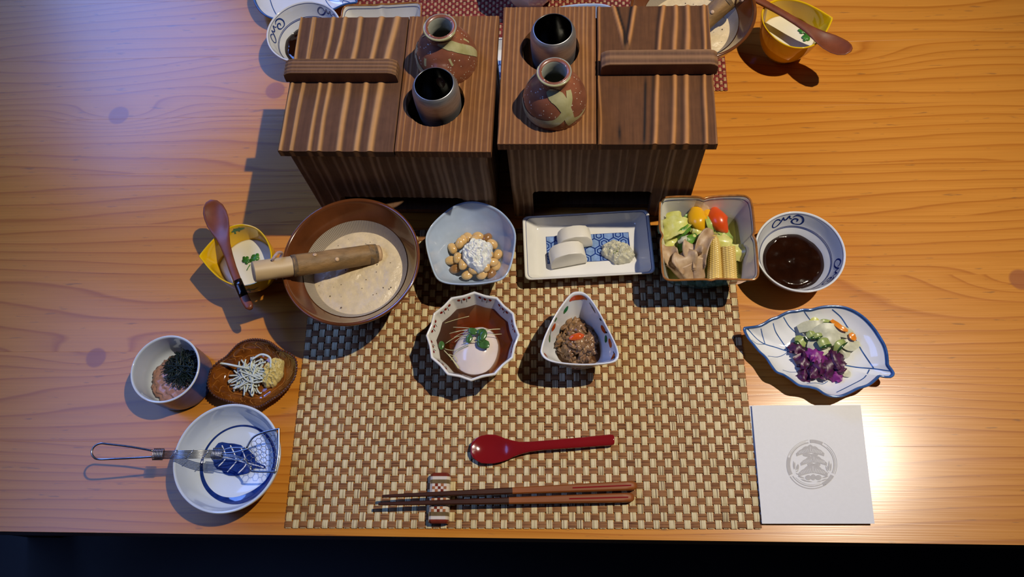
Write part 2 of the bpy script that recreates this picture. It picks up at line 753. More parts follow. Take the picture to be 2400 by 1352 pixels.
def pane_mat():
    t = NT('daylit_paper_pane')
    n1 = t.noise(t.coords('Object'), 3.0, 2.0)
    t.color((0.5, 0.5, 0.5))
    t.l(t.ramp(n1, [(0.2, (0.40, 0.52, 1.0)), (0.8, (0.46, 0.58, 1.0))]), t.b.inputs['Emission Color'])
    t.b.inputs['Emission Strength'].default_value = 0.6
    return t.m


M['pane'] = pane_mat()
for i, (a, b, c0_, c1_) in enumerate(WIN):
    w = bpy.data.objects.new('window_%d' % (i + 1), None)
    COL.objects.link(w)
    tag(w, kind='structure')
    structure('pane', [(wx0 + 0.03, wx0 + 0.036, a, b, c0_, c1_)], M['pane'], w)
    structure('frame', [(wx0 + 0.02, wx0 + 0.05, a, a + 0.04, c0_, c1_), (wx0 + 0.02, wx0 + 0.05, b - 0.04, b, c0_, c1_), (wx0 + 0.02, wx0 + 0.05, a, b, c0_, c0_ + 0.04),
                        (wx0 + 0.02, wx0 + 0.05, a, b, c1_ - 0.04, c1_), (wx0 + 0.022, wx0 + 0.048, (a + b) / 2 - 0.012, (a + b) / 2 + 0.012, c0_, c1_)], M['frame_wood'], w)

# ------------------------------------------------------------------ table
TY0, TY1, TX0, TX1 = 0.0597, 0.878, -1.05, 0.95
table = thing('dining_table', (0, 0, 0), 'long orange pine dining table of glued boards under the whole meal', 'table')
ys = [TY0, 0.148, 0.243, 0.325, 0.393, 0.4585, 0.534, 0.622, 0.71, 0.795, TY1]
for a, b in zip(ys[:-1], ys[1:]):
    v, f = box_vf(TX0, TX1, a, b, -0.045, 0.0, 0.00012)
    mesh('plank', v, f, M['table'], table, smooth=False)
for y in (TY0 + 0.05, TY1 - 0.07):
    v, f = box_vf(TX0 + 0.08, TX1 - 0.08, y, y + 0.022, -0.13, -0.0445, 0.001)
    mesh('apron', v, f, M['dark_table'], table, smooth=False)
for x in (TX0 + 0.05, TX1 - 0.12):
    for y in (TY0 + 0.045, TY1 - 0.115):
        v, f = box_vf(x, x + 0.07, y, y + 0.07, -0.72, -0.0445, 0.003)
        mesh('leg', v, f, M['dark_table'], table, smooth=False)


# ------------------------------------------------------------------ woven place mats
def weave_mat(name, c1, c2, gap, threads):
    t = NT(name)
    tc = t.coords('Object')
    rnd = t.n('ShaderNodeObjectInfo').outputs['Random']
    sep = t.n('ShaderNodeSeparateXYZ')
    t.l(tc, sep.inputs[0])
    cb = t.n('ShaderNodeCombineXYZ')
    t.l(t.math('MULTIPLY', sep.outputs[0], 26.0), cb.inputs[0])
    t.l(t.math('MULTIPLY', sep.outputs[1], threads), cb.inputs[1])
    t.l(t.math('MULTIPLY', rnd, 30.0), cb.inputs[2])
    n1 = t.noise(cb.outputs[0], 1.0, 2.0, 0.5)
    c = t.ramp(n1, [(0.33, gap), (0.46, c1), (0.68, c2)])
    c = t.mix(t.math('MULTIPLY', rnd, 0.25), c, sc(c1, 0.7))
    t.color(c)
    t.set(rough=0.6, spec=0.16)
    w = t.math('SINE', t.math('MULTIPLY', sep.outputs[1], 2 * PI / 0.0013))
    t.bump(w, 0.35, 0.0003)
    return t.m


def strip_mesh(ncell, pitch, width, phase, amp, thick, mat, name, per=4):
    """a flat strip running along local x that dips under every other crossing strip"""
    vs_, fs = [], []
    n = ncell * per
    L = ncell * pitch
    for i in range(n + 1):
        u = i / per
        z = amp * math.cos(PI * (u - 0.5 + phase)) * 1.25
        z = max(-amp, min(amp, z))
        x = -L / 2 + u * pitch
        for (yy, zz) in ((-width / 2, -thick / 2), (-width / 2, thick / 2 - 0.0001), (-width / 4, thick / 2), (width / 4, thick / 2), (width / 2, thick / 2 - 0.0001), (width / 2, -thick / 2)):
            vs_.append((x, yy, z + zz))
    k = 6
    for i in range(n):
        for j in range(k):
            l = (j + 1) % k
            fs.append([i * k + j, i * k + l, (i + 1) * k + l, (i + 1) * k + j])
    fs.append(list(range(k))[::-1])
    fs.append([n * k + j for j in range(k)])
    fs = [f_[::-1] for f_ in fs]
    me = bpy.data.meshes.new(name)
    me.from_pydata(vs_, [], fs)
    me.materials.append(mat)
    me.update()
    return me


M['pale_strip'] = weave_mat('pale_rush_strip', (0.62, 0.50, 0.26), (0.78, 0.66, 0.40), (0.20, 0.13, 0.07), 900.0)
M['brown_strip'] = weave_mat('brown_rush_strip', (0.245, 0.105, 0.038), (0.345, 0.160, 0.060), (0.11, 0.040, 0.014), 900.0)
NC, NR = 63, 44
PT = 0.45 / NC
MAT_TOP = 0.0024
mat_root = thing('woven_placemat', (-0.0418, 0.2255, 0), 'woven tan and brown checked placemat under the near place setting', 'placemat', rz=0.0104)
vm = [strip_mesh(NR, PT, PT * 0.77, p, 0.00055, 0.0007, M['pale_strip'], 'pale_strip') for p in (0, 1)]
hm = [strip_mesh(NC, PT, PT * 0.80, p, 0.00055, 0.0007, M['brown_strip'], 'brown_strip') for p in (0, 1)]
for i in range(NC):
    o = bpy.data.objects.new('pale_strip', vm[(i + 1) % 2])
    link(o, mat_root)
    o.location = (-0.225 + (i + 0.5) * PT, 0, 0.0013)
    o.rotation_euler = (0, 0, PI / 2)
for j in range(NR):
    o = bpy.data.objects.new('brown_strip', hm[j % 2])
    link(o, mat_root)
    o.location = (0, (j + 0.5 - NR / 2) * PT, 0.0013)

M['red_strip'] = weave_mat('red_rush_strip', (0.19, 0.022, 0.018), (0.30, 0.045, 0.032), (0.07, 0.010, 0.010), 1500.0)
M['gold_strip'] = weave_mat('gold_rush_strip', (0.40, 0.24, 0.12), (0.52, 0.36, 0.19), (0.25, 0.05, 0.03), 1500.0)
RN, RR = 99, 69
RP = 0.45 / RN
red_root = thing('woven_placemat', (-0.030, 0.5575 + RR * RP / 2, 0), 'red and gold woven placemat of the far place setting behind the boxes', 'placemat', rz=-0.008)
for (cnt, other, mat_, wid, vert, nm) in ((RN, RR, 'gold_strip', 0.62, True, 'gold_weave'), (RR, RN, 'red_strip', 0.86, False, 'red_weave')):
    base = [strip_mesh(other, RP, RP * wid, p, 0.0004, 0.0005, M[mat_], 'tmp', per=2) for p in (0, 1)]
    acc = ([], [])
    for i in range(cnt):
        me = base[(i + (1 if vert else 0)) % 2]
        q = (i + 0.5 - cnt / 2) * RP
        if vert:
            vv = [Vector((q - p.co.y, p.co.x, p.co.z + 0.0011)) for p in me.vertices]
        else:
            vv = [Vector((p.co.x, q + p.co.y, p.co.z + 0.0011)) for p in me.vertices]
        add(acc, (vv, [list(pl.vertices) for pl in me.polygons]))
    for me in base:
        bpy.data.meshes.remove(me)
    tag(mesh(nm, acc[0], acc[1], M[mat_], red_root, smooth=False), kind='stuff')


# ------------------------------------------------------------------ charred cedar boxes
def ridge_fn(ridges, seed=0.0, wob=0.012):
    """ridges: (u front, u middle, u back, width, height, v0, v1, char side)"""
    def fn(u, v):
        best, char = 0.0, 0.0
        w0 = wob * nz(v * 3.0 + seed, u * 4.0, seed)
        for (a, b, c, w, h, v0, v1, ch) in ridges:
            uc = a + (b - a) * v * 2 if v < 0.5 else b + (c - b) * (v - 0.5) * 2
            d = (u + w0 - uc) / (w * 0.85)
            if abs(d) > 6:
                continue
            msk = sstep(v0 - 0.05, v0 + 0.05, v) * (1 - sstep(v1 - 0.05, v1 + 0.05, v))
            g = h * math.exp(-abs(d) ** 3.0) * msk
            best = max(best, g)
            if ch:
                e = d * (1 if ch > 0 else -1)
                char = max(char, abs(ch) * math.exp(-((e - 1.9) / 0.8) ** 2) * msk)
        return best, char
    return fn


def ridge_slab(name, parent, W, D, T, fn, amp, nx, ny, mat, loc=(0, 0, 0), cutters=(), upright=False, rz=0.0):
    """Solid slab, top face carries the ridges. Local: x -W/2..W/2, y -D/2..D/2, z 0..T."""
    vs_, fs = [], []
    for s in (1, 0):
        for j in range(ny + 1):
            for i in range(nx + 1):
                u, v = i / nx, j / ny
                z = T - amp + amp * fn(u, v)[0] if s else 0.0
                e = 0.0
                if s and (i in (0, nx) or j in (0, ny)):
                    z -= 0.0006
                vs_.append(((u - 0.5) * W, (v - 0.5) * D, z))
    k = (nx + 1) * (ny + 1)
    for j in range(ny):
        for i in range(nx):
            a = j * (nx + 1) + i
            fs.append([a, a + 1, a + nx + 2, a + nx + 1])
            fs.append([k + a, k + a + nx + 1, k + a + nx + 2, k + a + 1])
    for i in range(nx):
        a, b = i, ny * (nx + 1) + i
        fs.append([a, k + a, k + a + 1, a + 1])
        fs.append([b, b + 1, k + b + 1, k + b])
    for j in range(ny):
        a, b = j * (nx + 1), j * (nx + 1) + nx
        fs.append([a, a + nx + 1, k + a + nx + 1, k + a])
        fs.append([b, k + b, k + b + nx + 1, b + nx + 1])
    o = mesh(name, vs_, fs, mat, None, smooth=False)
    if cutters:
        for c in cutters:
            md = o.modifiers.new('cut', 'BOOLEAN')
            md.operation = 'DIFFERENCE'
            md.solver = 'EXACT'
            md.object = c
        dg = bpy.context.evaluated_depsgraph_get()
        me = bpy.data.meshes.new_from_object(o.evaluated_get(dg))
        o.modifiers.clear()
        o.data = me
        for c in cutters:
            bpy.data.objects.remove(c)
    me = o.data
    ra = me.attributes.new('ridge', 'FLOAT', 'POINT')
    ca = me.attributes.new('char', 'FLOAT', 'POINT')
    rv, cv = [], []
    for p in me.vertices:
        g, ch = fn(p.co.x / W + 0.5, p.co.y / D + 0.5)
        rv.append(min(1.0, g * 1.15))
        cv.append(ch)
    ra.data.foreach_set('value', rv)
    ca.data.foreach_set('value', cv)
    me.polygons.foreach_set('use_smooth', [True] * len(me.polygons))
    me.set_sharp_from_angle(angle=math.radians(50))
    if upright:
        for p in me.vertices:
            x, y, z = p.co
            p.co = (x, -z, y)
        me.update()
    o.location = loc
    o.rotation_euler = (0, 0, rz)
    o.parent = parent
    return o


def random_stripes(n, seed, w, h, jitter=0.3, slant=0.0, bunch=None):
    rs = random.Random(seed)
    out = []
    for i in range(n):
        u = (i + 0.5 + rs.uniform(-jitter, jitter)) / n
        if bunch:
            u = bunch(u)
        s = slant + rs.uniform(-0.006, 0.006)
        ww = w * rs.uniform(0.6, 1.5)
        out.append((u, u + s * 0.5, u + s, ww, h * rs.uniform(0.55, 1.0), -1, 2, 0))
    return out


def cutter_cyl(x, y, r):
    v, f = lathe_vf([(0, -0.05), (1, -0.05), (1, 0.08), (0, 0.08)], 48, None, r)
    o = mesh('cutter', [p + Vector((x, y, 0)) for p in v], f, M['bar'])
    return o


def cutter_round(x0, x1, y1, r=0.006):
    pts = [(x0, -1), (x0, y1 - r), (x0 + r * 0.3, y1 - r * 0.3), (x0 + r, y1), (x1 - r, y1), (x1 - r * 0.3, y1 - r * 0.3), (x1, y1 - r), (x1, -1)][::-1]
    n = len(pts)
    vs_ = [(x, y, -0.05) for x, y in pts] + [(x, y, 0.05) for x, y in pts]
    fs = [list(range(n))[::-1], [n + i for i in range(n)]] + [[i, (i + 1) % n, n + (i + 1) % n, n + i] for i in range(n)]
    return mesh('cutter', vs_, fs, M['bar'])


BOX_H = 0.157
LT = 0.011


def cedar_box(loc, rz, W, D, lid_left, label, seed, holes, lidW, op, side_over):
    root = thing('cedar_box', loc, label, 'box', 'charred cedar boxes', rz)
    bw, bh = W - 2 * side_over, BOX_H - LT
    fy = -D / 2 + 0.005
    wall = 0.011
    if lid_left:
        fr = random_stripes(22, seed, 0.008, 0.9, 0.35, 0.02, lambda u: u ** 0.9)
    else:
        fr = random_stripes(24, seed, 0.007, 0.9, 0.3, 0.0, lambda u: 0.45 * u / 0.55 if u < 0.55 else 0.45 + (u - 0.55) * 1.22)
    fn = ridge_fn(fr, seed, 0.01)
    front = ridge_slab('front_panel', root, bw, bh, wall, fn, 0.0006, 150, 10, M['cedar_front'], (0, fy + wall, bh / 2),
                       [cutter_round(op[0], op[1], 0.057 - bh / 2)], upright=True)
    fn2 = ridge_fn(random_stripes(16, seed + 3, 0.01, 0.9), seed, 0.01)
    ridge_slab('back_panel', root, bw, bh, wall, fn2, 0.0006, 60, 6, M['cedar_front'], (0, D / 2 - 0.005 - wall, bh / 2), (), True, PI)
    for s in (-1, 1):
        ridge_slab('side_panel', root, D - 0.0104 - 2 * wall, bh, wall, fn2, 0.0006, 60, 6, M['cedar_front'],
                   (s * (bw / 2 - wall), 0, bh / 2), (), True, s * PI / 2)
    v_, f_ = box_vf(-bw / 2 + wall, bw / 2 - wall, fy + wall, D / 2 - 0.017, 0.002, 0.010)
    mesh('bottom_panel', v_, f_, M['cedar_front'], root, smooth=False)
    # fixed top board with two round holes
    fw = W - lidW - 0.0012
    cx = (W / 2 - fw / 2) * (1 if lid_left else -1)
    fn3 = ridge_fn(random_stripes(17 if lid_left else 19, seed + 9, 0.0085, 0.85, 0.28, 0.01), seed, 0.01)
    cuts = [cutter_cyl(hx - cx, hy, r) for hx, hy, r in holes]
    ridge_slab('top_board', root, fw, D, LT, fn3, 0.0007, 110, 16, M['cedar'], (cx, 0, BOX_H - LT), cuts)
    return root


def cedar_lid(loc, rz, W, D, ridges, mat, label, seed, barx, bary, barw, bard, barh, nridge, nx=150):
    root = thing('box_lid', loc, label, 'lid', 'charred cedar lids', rz)
    ridge_slab('lid_board', root, W, D, LT, ridge_fn(ridges, seed, 0.015), 0.0016, nx, 36, mat, (0, 0, 0))
    # handle bar: cross-section front view, chamfered ends, grooved on top
    ny = 40
    xs = [-barw / 2, -barw / 2 + 0.0005, -barw / 2 + 0.004, -barw / 2 + 0.008, barw / 2 - 0.008, barw / 2 - 0.004, barw / 2 - 0.0005, barw / 2]
    hs = [0.45, 0.75, 0.93, 1.0, 1.0, 0.93, 0.75, 0.45]
    vs_, fs, at = [], [], []
    for x, hh in zip(xs, hs):
        vs_.append((x, -bard / 2, 0)); at.append(0)
        for j in range(ny + 1):
            q = j / ny
            g = 0.5 + 0.5 * math.cos(q * nridge * 2 * PI + 0.6 * math.sin(x * 60))
            e = 0.0007 if j in (0, ny) else 0
            vs_.append((x, (q - 0.5) * bard, barh * hh - 0.0008 * (1 - g) - e)); at.append(g * 0.7)
        vs_.append((x, bard / 2, 0)); at.append(0)
    s = ny + 3
    for i in range(len(xs) - 1):
        for j in range(s):
            l = (j + 1) % s
            fs.append([i * s + j, i * s + l, (i + 1) * s + l, (i + 1) * s + j][::-1])
    fs.append(list(range(s)))
    fs.append([(len(xs) - 1) * s + j for j in range(s)][::-1])
    o = mesh('handle_bar', vs_, fs, M['bar'], root, (barx, bary, LT - 0.0006), smooth=False)
    a = o.data.attributes.new('ridge', 'FLOAT', 'POINT')
    a.data.foreach_set('value', at)
    return root


BLX, BLY, BLR, BLW, BLD = -0.1601, 0.4638, math.radians(-1.5), 0.199, 0.1545
BRX, BRY, BRR, BRW, BRD = 0.0438, 0.4687, math.radians(-1.0), 0.199, 0.1565


def in_box(c, r, p):
    q = Matrix.Rotation(-r, 3, 'Z') @ (Vector((p.x, p.y, 0)) - Vector((c[0], c[1], 0)))
    return q


cupL = P(1027, 237, BOX_H)
botL = P(1043, 119, 0.172)
cupR = P(1297, 112, BOX_H)
botR = P(1300, 221, 0.172)
hl = [in_box((BLX, BLY), BLR, p) for p in (cupL, botL)]
hr = [in_box((BRX, BRY), BRR, p) for p in (cupR, botR)]
cedar_box((BLX, BLY, 0), BLR, BLW, BLD, True, 'charred cedar box whose lid is on its left half, left of two', 3,
          [(q.x - (0.003 if i == 0 else 0), q.y, 0.0278 if i == 0 else 0.0291) for i, q in enumerate(hl)], 0.109, (-0.0685, 0.0625), 0.0055)
cedar_box((BRX, BRY, 0), BRR, BRW, BRD, False, 'charred cedar box whose lid is on its right half, right of two', 5,
          [(q.x - (0.003 if i == 0 else 0), q.y, 0.0278 if i == 0 else 0.0291) for i, q in enumerate(hr)], 0.1075, (-0.071, 0.0525), 0.0075)

lid_l = [(.02, .025, 0.0, .018, .9, -1, 2, 0), (.11, .125, .12, .016, .8, -1, 2, 0), (.125, .14, .14, .010, .7, -1, 2, 0),
         (.27, .28, .30, .020, .85, -1, 2, 0), (.355, .37, .41, .022, .9, -1, 2, 0),
         (.53, .53, .56, .028, 1, -1, 2, 0.25), (.68, .69, .75, .026, 1, -1, 2, 0.3), (.80, .82, .89, .032, 1, -1, 2, 0)]
R = Matrix.Rotation(BLR, 3, 'Z')
lw = 0.109
c = Vector((BLX, BLY, 0)) + R @ Vector((-BLW / 2 + lw / 2, 0, 0))
bl = P(803, 186, BOX_H + 0.002)
q = Matrix.Rotation(-BLR, 3, 'Z') @ (Vector((bl.x, bl.y, 0)) - c)
cedar_lid((c.x, c.y, BOX_H - LT), BLR, lw, BLD, lid_l, M['lid_l'], 'ridged wooden lid with bar handle, evenly pale striped, on the left box', 11,
          -0.0025, q.y + 0.007, 0.109, 0.0165, 0.0145, 4)
lid_r = [(.48, .52, .60, .020, 1, -1, 2, -0.75), (.63, .67, .71, .022, 1, -1, 2, -0.35), (.74, .77, .82, .024, 1, -1, 2, -0.5), (.90, .93, .965, .018, 1, -1, 2, -0.6),
         (.02, .02, .02, .012, .6, -1, 2, 0), (.99, 1.0, 1.0, .012, .5, -1, 2, 0),
         (.34, .296, .150, .020, .95, .69, 2, 1.1), (.18, .22, .345, .020, .95, .69, 2, -1.1),
         (.195, .195, .195, .030, 0.0, .68, .82, 1.2),
         (.15, .15, .15, .022, 0.0, .03, .12, 1.1), (.36, .39, .42, .02, .0, 0.0, .45, 1.1)]
R = Matrix.Rotation(BRR, 3, 'Z')
lw = 0.1075
c = Vector((BRX, BRY, 0)) + R @ Vector((BRW / 2 - lw / 2, 0, 0))
bl = P(1538, 168, BOX_H + 0.002)
q = Matrix.Rotation(-BRR, 3, 'Z') @ (Vector((bl.x, bl.y, 0)) - c)
cedar_lid((c.x, c.y, BOX_H - LT), BRR, lw, BRD, lid_r, M['lid_r'], 'scorched wooden lid with bar handle and black flame marks, on the right box', 17,
          0.003, q.y + 0.007, 0.1075, 0.0165, 0.0155, 2)


# ------------------------------------------------------------------ clay flasks and metal cups in the box holes
def clay():
    t = NT('wood_fired_clay')
    tc = t.coords('Object')
    n1 = t.noise(tc, 45.0, 4.0)
    c = t.ramp(n1, [(0.3, (0.16, 0.055, 0.032)), (0.55, (0.25, 0.085, 0.045)), (0.75, (0.34, 0.12, 0.055))])
    vo = t.n('ShaderNodeTexVoronoi')
    vo.inputs['Scale'].default_value = 330
    t.l(tc, vo.inputs['Vector'])
    n3 = t.noise(tc, 60.0, 2.0)
    spk = t.math('MULTIPLY', t.math('LESS_THAN', vo.outputs['Distance'], 0.19), t.math('GREATER_THAN', n3, 0.47))
    c = t.mix(spk, c, (0.62, 0.55, 0.45))
    t.color(c)
    t.set(rough=0.34, spec=0.5, coat=0.35, coatr=0.18)
    t.bump(t.noise(tc, 300.0, 3.0), 0.12, 0.0004)
    return t.m


M['clay'] = clay()
M['ash_glaze'] = pm('olive_ash_glaze', (0.30, 0.28, 0.12), 0.16, 0.0, 70.0, col2=(0.46, 0.43, 0.24))
M['clay_in'] = pm('flask_inside', (0.30, 0.31, 0.26), 0.3, 0.2, 60.0)


def metal():
    t = NT('brushed_tin')
    tc = t.coords('Object', (1, 1, 6))
    n1 = t.noise(tc, 120.0, 3.0)
    t.color(t.ramp(n1, [(0.2, (0.36, 0.36, 0.37)), (0.8, (0.54, 0.54, 0.55))]))
    t.set(metal=0.85, rough=0.42)
    t.bump(n1, 0.05, 0.0005)
    return t.m


M['tin'] = metal()
M['tin_in'] = pm('tin_inside', (0.10, 0.10, 0.095), 0.22, 0.2, 90.0, metal=1.0)


def flask(pos, label, drips, rz):
    z0 = BOX_H - 0.012
    root = thing('sake_flask', (pos.x, pos.y, z0), label, 'flask', 'clay flasks', rz)
    R0 = 0.0295
    outer = [(0, -0.045), (0.55, -0.045), (0.75, -0.04), (0.84, -0.02), (0.93, 0.0), (0.985, 0.012), (1.0, 0.018), (0.985, 0.024), (0.90, 0.032), (0.74, 0.0405),
             (0.56, 0.046), (0.455, 0.0495), (0.44, 0.053), (0.47, 0.0565), (0.515, 0.0585), (0.512, 0.0602)]
    inner = [(0.49, 0.0606), (0.40, 0.0602), (0.355, 0.058), (0.33, 0.052), (0.36, 0.044), (0.6, 0.03), (0.8, 0.005), (0.6, -0.038), (0, -0.04)]
    vs = Vessel(root, outer, inner, M['clay'], M['clay_in'], None, R0, 1.0, n=72)
    k = next(i for i, p in enumerate(vs.ip) if p[1] < 0.0598)
    pls = []
    for pts, w in drips:
        cp = catmull([(a, b, 0) for a, b in pts], 6)
        m = len(cp)
        ws = []
        for i in range(m):
            u = i / (m - 1)
            x = u * (len(w) - 1)
            kk = min(int(x), len(w) - 2)
            ws.append(w[kk] * (1 - x + kk) + w[kk + 1] * (x - kk))
        pls.append(([(p.x, p.y) for p in cp], ws))
    vs.paint(pls, M['ash_glaze'], 'glaze_drip', outer=True, off=0.0005)
    # glaze pooled on the lip
    v_, f_ = tube_vf([Vector((0.0145 * math.cos(a), 0.0145 * math.sin(a), 0.0595)) for a in [math.radians(d) for d in range(150, 345, 8)]],
                     [0.0004] + [0.0012] * 23 + [0.0005], 8)
    mesh('lip_glaze', v_, f_, M['ash_glaze'], root)
    mesh('clay_lip', *lathe_vf([(0.0145, 0.0598), (0.0138, 0.0609), (0.0122, 0.0609), (0.0110, 0.0598)], 48), M['clay'], root)
    return root


# t runs along the outer profile: 0 foot, 1 lip;  th 0 = right, -pi/2 = towards the viewer
d2r = math.radians
flask(botL, 'brown clay sake flask with a glaze stripe across its right shoulder, behind the metal cup', [
    ([(d2r(-100), .80), (d2r(-60), .74), (d2r(-35), .64), (d2r(-12), .54), (d2r(0), .44)], [.004, .0085, .009, .009, .005]),
    ([(d2r(-165), .52), (d2r(-140), .47), (d2r(-122), .445), (d2r(-108), .43)], [.004, .007, .006, .004]),
    ([(d2r(-150), .47), (d2r(-148), .42)], [.003, .002]),
    ([(d2r(175), .66), (d2r(-172), .54), (d2r(-165), .50)], [.006, .008, .005])], 0)
flask(botR, 'brown clay sake flask with a star-shaped olive glaze splash, in front of the metal cup', [
    ([(d2r(-112), .76), (d2r(-80), .66), (d2r(-66), .56), (d2r(-62), .47), (d2r(-58), .40)], [.006, .013, .010, .009, .008]),
    ([(d2r(-66), .56), (d2r(-50), .62), (d2r(-40), .68)], [.008, .006, .005]),
    ([(d2r(-70), .54), (d2r(-92), .46), (d2r(-120), .42), (d2r(-150), .42), (d2r(-178), .47)], [.007, .0085, .010, .008, .003]),
    ([(d2r(-62), .46), (d2r(-45), .43), (d2r(-25), .44)], [.006, .004, .002]),
    ([(d2r(150), .62), (d2r(165), .55)], [.004, .002])], 0)


def tin_cup(pos, label):
    root = thing('tin_cup', (pos.x, pos.y, 0.148), label, 'cup', 'metal cups')
    R0 = 0.0216
    outer = [(0, -0.02), (0.8, -0.02), (0.93, -0.016), (0.97, 0.0), (1.0, 0.012), (1.0, 0.022), (0.985, 0.0285), (0.93, 0.0328), (0.86, 0.0352), (0.825, 0.0358)]
    inner = [(0.805, 0.0356), (0.795, 0.034), (0.80, 0.026), (0.81, 0.0), (0.7, -0.016), (0, -0.018)]
    Vessel(root, outer, inner, M['tin'], M['tin_in'], None, R0, 1.0, n=72)


tin_cup(cupL, 'round metal cup in front of the flask on the left box')
tin_cup(cupR, 'round metal cup behind the flask on the right box')


# ------------------------------------------------------------------ materials: ceramics, food
def glaze(name, col, rough=0.07, var=0.03, scale=25.0, **kw):
    return pm(name, col, rough, var, scale, coat=0.3, coatr=0.04, **kw)


M['white'] = glaze('white_porcelain', (0.74, 0.75, 0.76))
M['cream'] = glaze('cream_porcelain', (0.74, 0.72, 0.66))
M['blue_white'] = glaze('blue_white_porcelain', (0.64, 0.71, 0.80))
M['blue_line'] = glaze('cobalt_line', (0.012, 0.035, 0.19), var=0.3, scale=200.0)
M['blue_rim'] = glaze('soft_cobalt_rim', (0.035, 0.10, 0.29), var=0.35, scale=120.0)
M['blue_wash'] = glaze('blue_wash', (0.20, 0.31, 0.55), var=0.2, scale=200.0)
M['sky_glaze'] = glaze('pale_blue_glaze', (0.42, 0.52, 0.68), rough=0.12, var=0.10, scale=40.0)
M['yellow'] = glaze('yellow_glaze', (0.78, 0.47, 0.006), var=0.05)
M['green_leaf_paint'] = glaze('painted_green', (0.02, 0.15, 0.04), var=0.3, scale=200.0)
M['mortar_glaze'] = glaze('iron_brown_glaze', (0.125, 0.038, 0.011), rough=0.14, var=0.3, scale=30.0)
M['gold_rim'] = glaze('brown_gold_rim', (0.42, 0.17, 0.045), rough=0.15, var=0.3, scale=150.0, metal=0.35)
M['red_paint'] = glaze('iron_red_paint', (0.24, 0.012, 0.008), var=0.3, scale=300.0)
M['orange_paint'] = glaze('orange_red_paint', (0.55, 0.08, 0.012), var=0.2, scale=300.0)
M['black_paint'] = glaze('thin_black_paint', (0.02, 0.022, 0.03), var=0.2, scale=300.0)
M['amber'] = pm('amber_glaze', (0.065, 0.016, 0.003), 0.05, 0.0, 70.0, col2=(0.25, 0.075, 0.010), coat=0.6, coatr=0.03, bump=0.15, bscale=120.0)
M['amber_hi'] = pm('amber_relief', (0.34, 0.12, 0.02), 0.06, 0.3, 90.0, coat=0.6, coatr=0.03)
M['amber_rim'] = pm('amber_bead_rim', (0.085, 0.030, 0.016), 0.08, 0.3, 90.0, coat=0.5)
M['navy'] = glaze('navy_glaze', (0.03, 0.075, 0.26), rough=0.25, var=0.25, scale=60.0)
M['teal_out'] = glaze('teal_blue_glaze', (0.03, 0.14, 0.24), var=0.6, scale=80.0)
M['red_lacquer'] = pm('red_lacquer', (0.20, 0.008, 0.010), 0.10, 0.06, 30.0, coat=0.4, coatr=0.05)
M['spoon_wood'] = pm('red_brown_spoon_wood', (0.17, 0.044, 0.016), 0.38, 0.25, 60.0)
M['spoon_dark'] = pm('dark_lacquer_band', (0.012, 0.006, 0.004), 0.12, 0.1, 60.0)
M['paper'] = pm('white_paper', (0.70, 0.69, 0.66), 0.75, 0.015, 300.0, bump=0.1, bscale=700.0)
M['crest'] = pm('grey_crest_print', (0.43, 0.41, 0.385), 0.7, 0.05, 300.0)
M['wire'] = pm('steel_wire', (0.36, 0.37, 0.40), 0.26, 0.1, 200.0, metal=1.0)
M['stick_dark'] = pm('dark_stick_lacquer', (0.040, 0.009, 0.003), 0.42, 0.2, 90.0, spec=0.25)
M['stick_brown'] = pm('brown_stick_wood', (0.21, 0.058, 0.011), 0.48, 0.2, 90.0, stretch=(0.15, 1, 1), spec=0.25)
M['bark'] = pm('pestle_bark', (0.13, 0.075, 0.026), 0.6, 0.0, 90.0, bump=0.8, bscale=170.0, bdist=0.0012, col2=(0.34, 0.19, 0.065), stretch=(0.5, 1, 1))
M['bark_dark'] = pm('rough_bark', (0.055, 0.036, 0.020), 0.75, 0.0, 160.0, bump=0.6, col2=(0.24, 0.15, 0.07))
M['peeled'] = pm('peeled_wood', (0.56, 0.40, 0.21), 0.5, 0.10, 60.0, stretch=(0.2, 1, 1))
M['cut_wood'] = pm('cut_wood', (0.55, 0.36, 0.20), 0.5, 0.2, 120.0)
M['cord'] = pm('pinkish_cord', (0.46, 0.33, 0.31), 0.8, 0.2, 500.0, bump=0.4, bscale=900.0)
M['yam'] = pm('grated_yam', (0.64, 0.51, 0.31), 0.30, 0.10, 130.0, bump=0.5, bscale=350.0, bdist=0.0012)
M['speck'] = pm('yam_skin_speck', (0.10, 0.06, 0.03), 0.5, 0.3, 300.0)
M['pudding'] = pm('milk_pudding', (0.72, 0.68, 0.53), 0.22, 0.03, 60.0)
M['parsley'] = pm('parsley_green', (0.035, 0.17, 0.018), 0.35, 0.3, 150.0)
M['bean'] = pm('soybean_skin', (0.64, 0.40, 0.15), 0.22, 0.10, 160.0, coat=0.4)
M['bean_dark'] = pm('dark_soybean', (0.27, 0.13, 0.04), 0.25, 0.12, 160.0, coat=0.5)
M['radish'] = pm('grated_radish', (0.72, 0.73, 0.70), 0.25, 0.05, 200.0, bump=0.4, bscale=500.0, sss=0.1, sssr=0.004)
M['fishcake'] = pm('white_fishcake', (0.74, 0.70, 0.60), 0.38, 0.03, 60.0)
M['relish'] = pm('sake_lees_relish', (0.55, 0.52, 0.37), 0.28, 0.12, 150.0, bump=0.4, bscale=300.0, coat=0.3)
M['green_bit'] = pm('green_bit', (0.16, 0.21, 0.055), 0.35, 0.3, 300.0)
M['miso'] = pm('dark_miso', (0.014, 0.0038, 0.0014), 0.07, 0.3, 80.0, bump=0.12, bscale=160.0, bdist=0.0010)
M['cabbage'] = pm('cabbage_leaf', (0.52, 0.52, 0.09), 0.28, 0.0, 130.0, col2=(0.70, 0.70, 0.30), coat=0.15, bump=0.3, bscale=250.0)
M['greens'] = pm('green_leaf', (0.04, 0.14, 0.015), 0.38, 0.0, 160.0, col2=(0.16, 0.33, 0.03), bump=0.2, bscale=250.0)
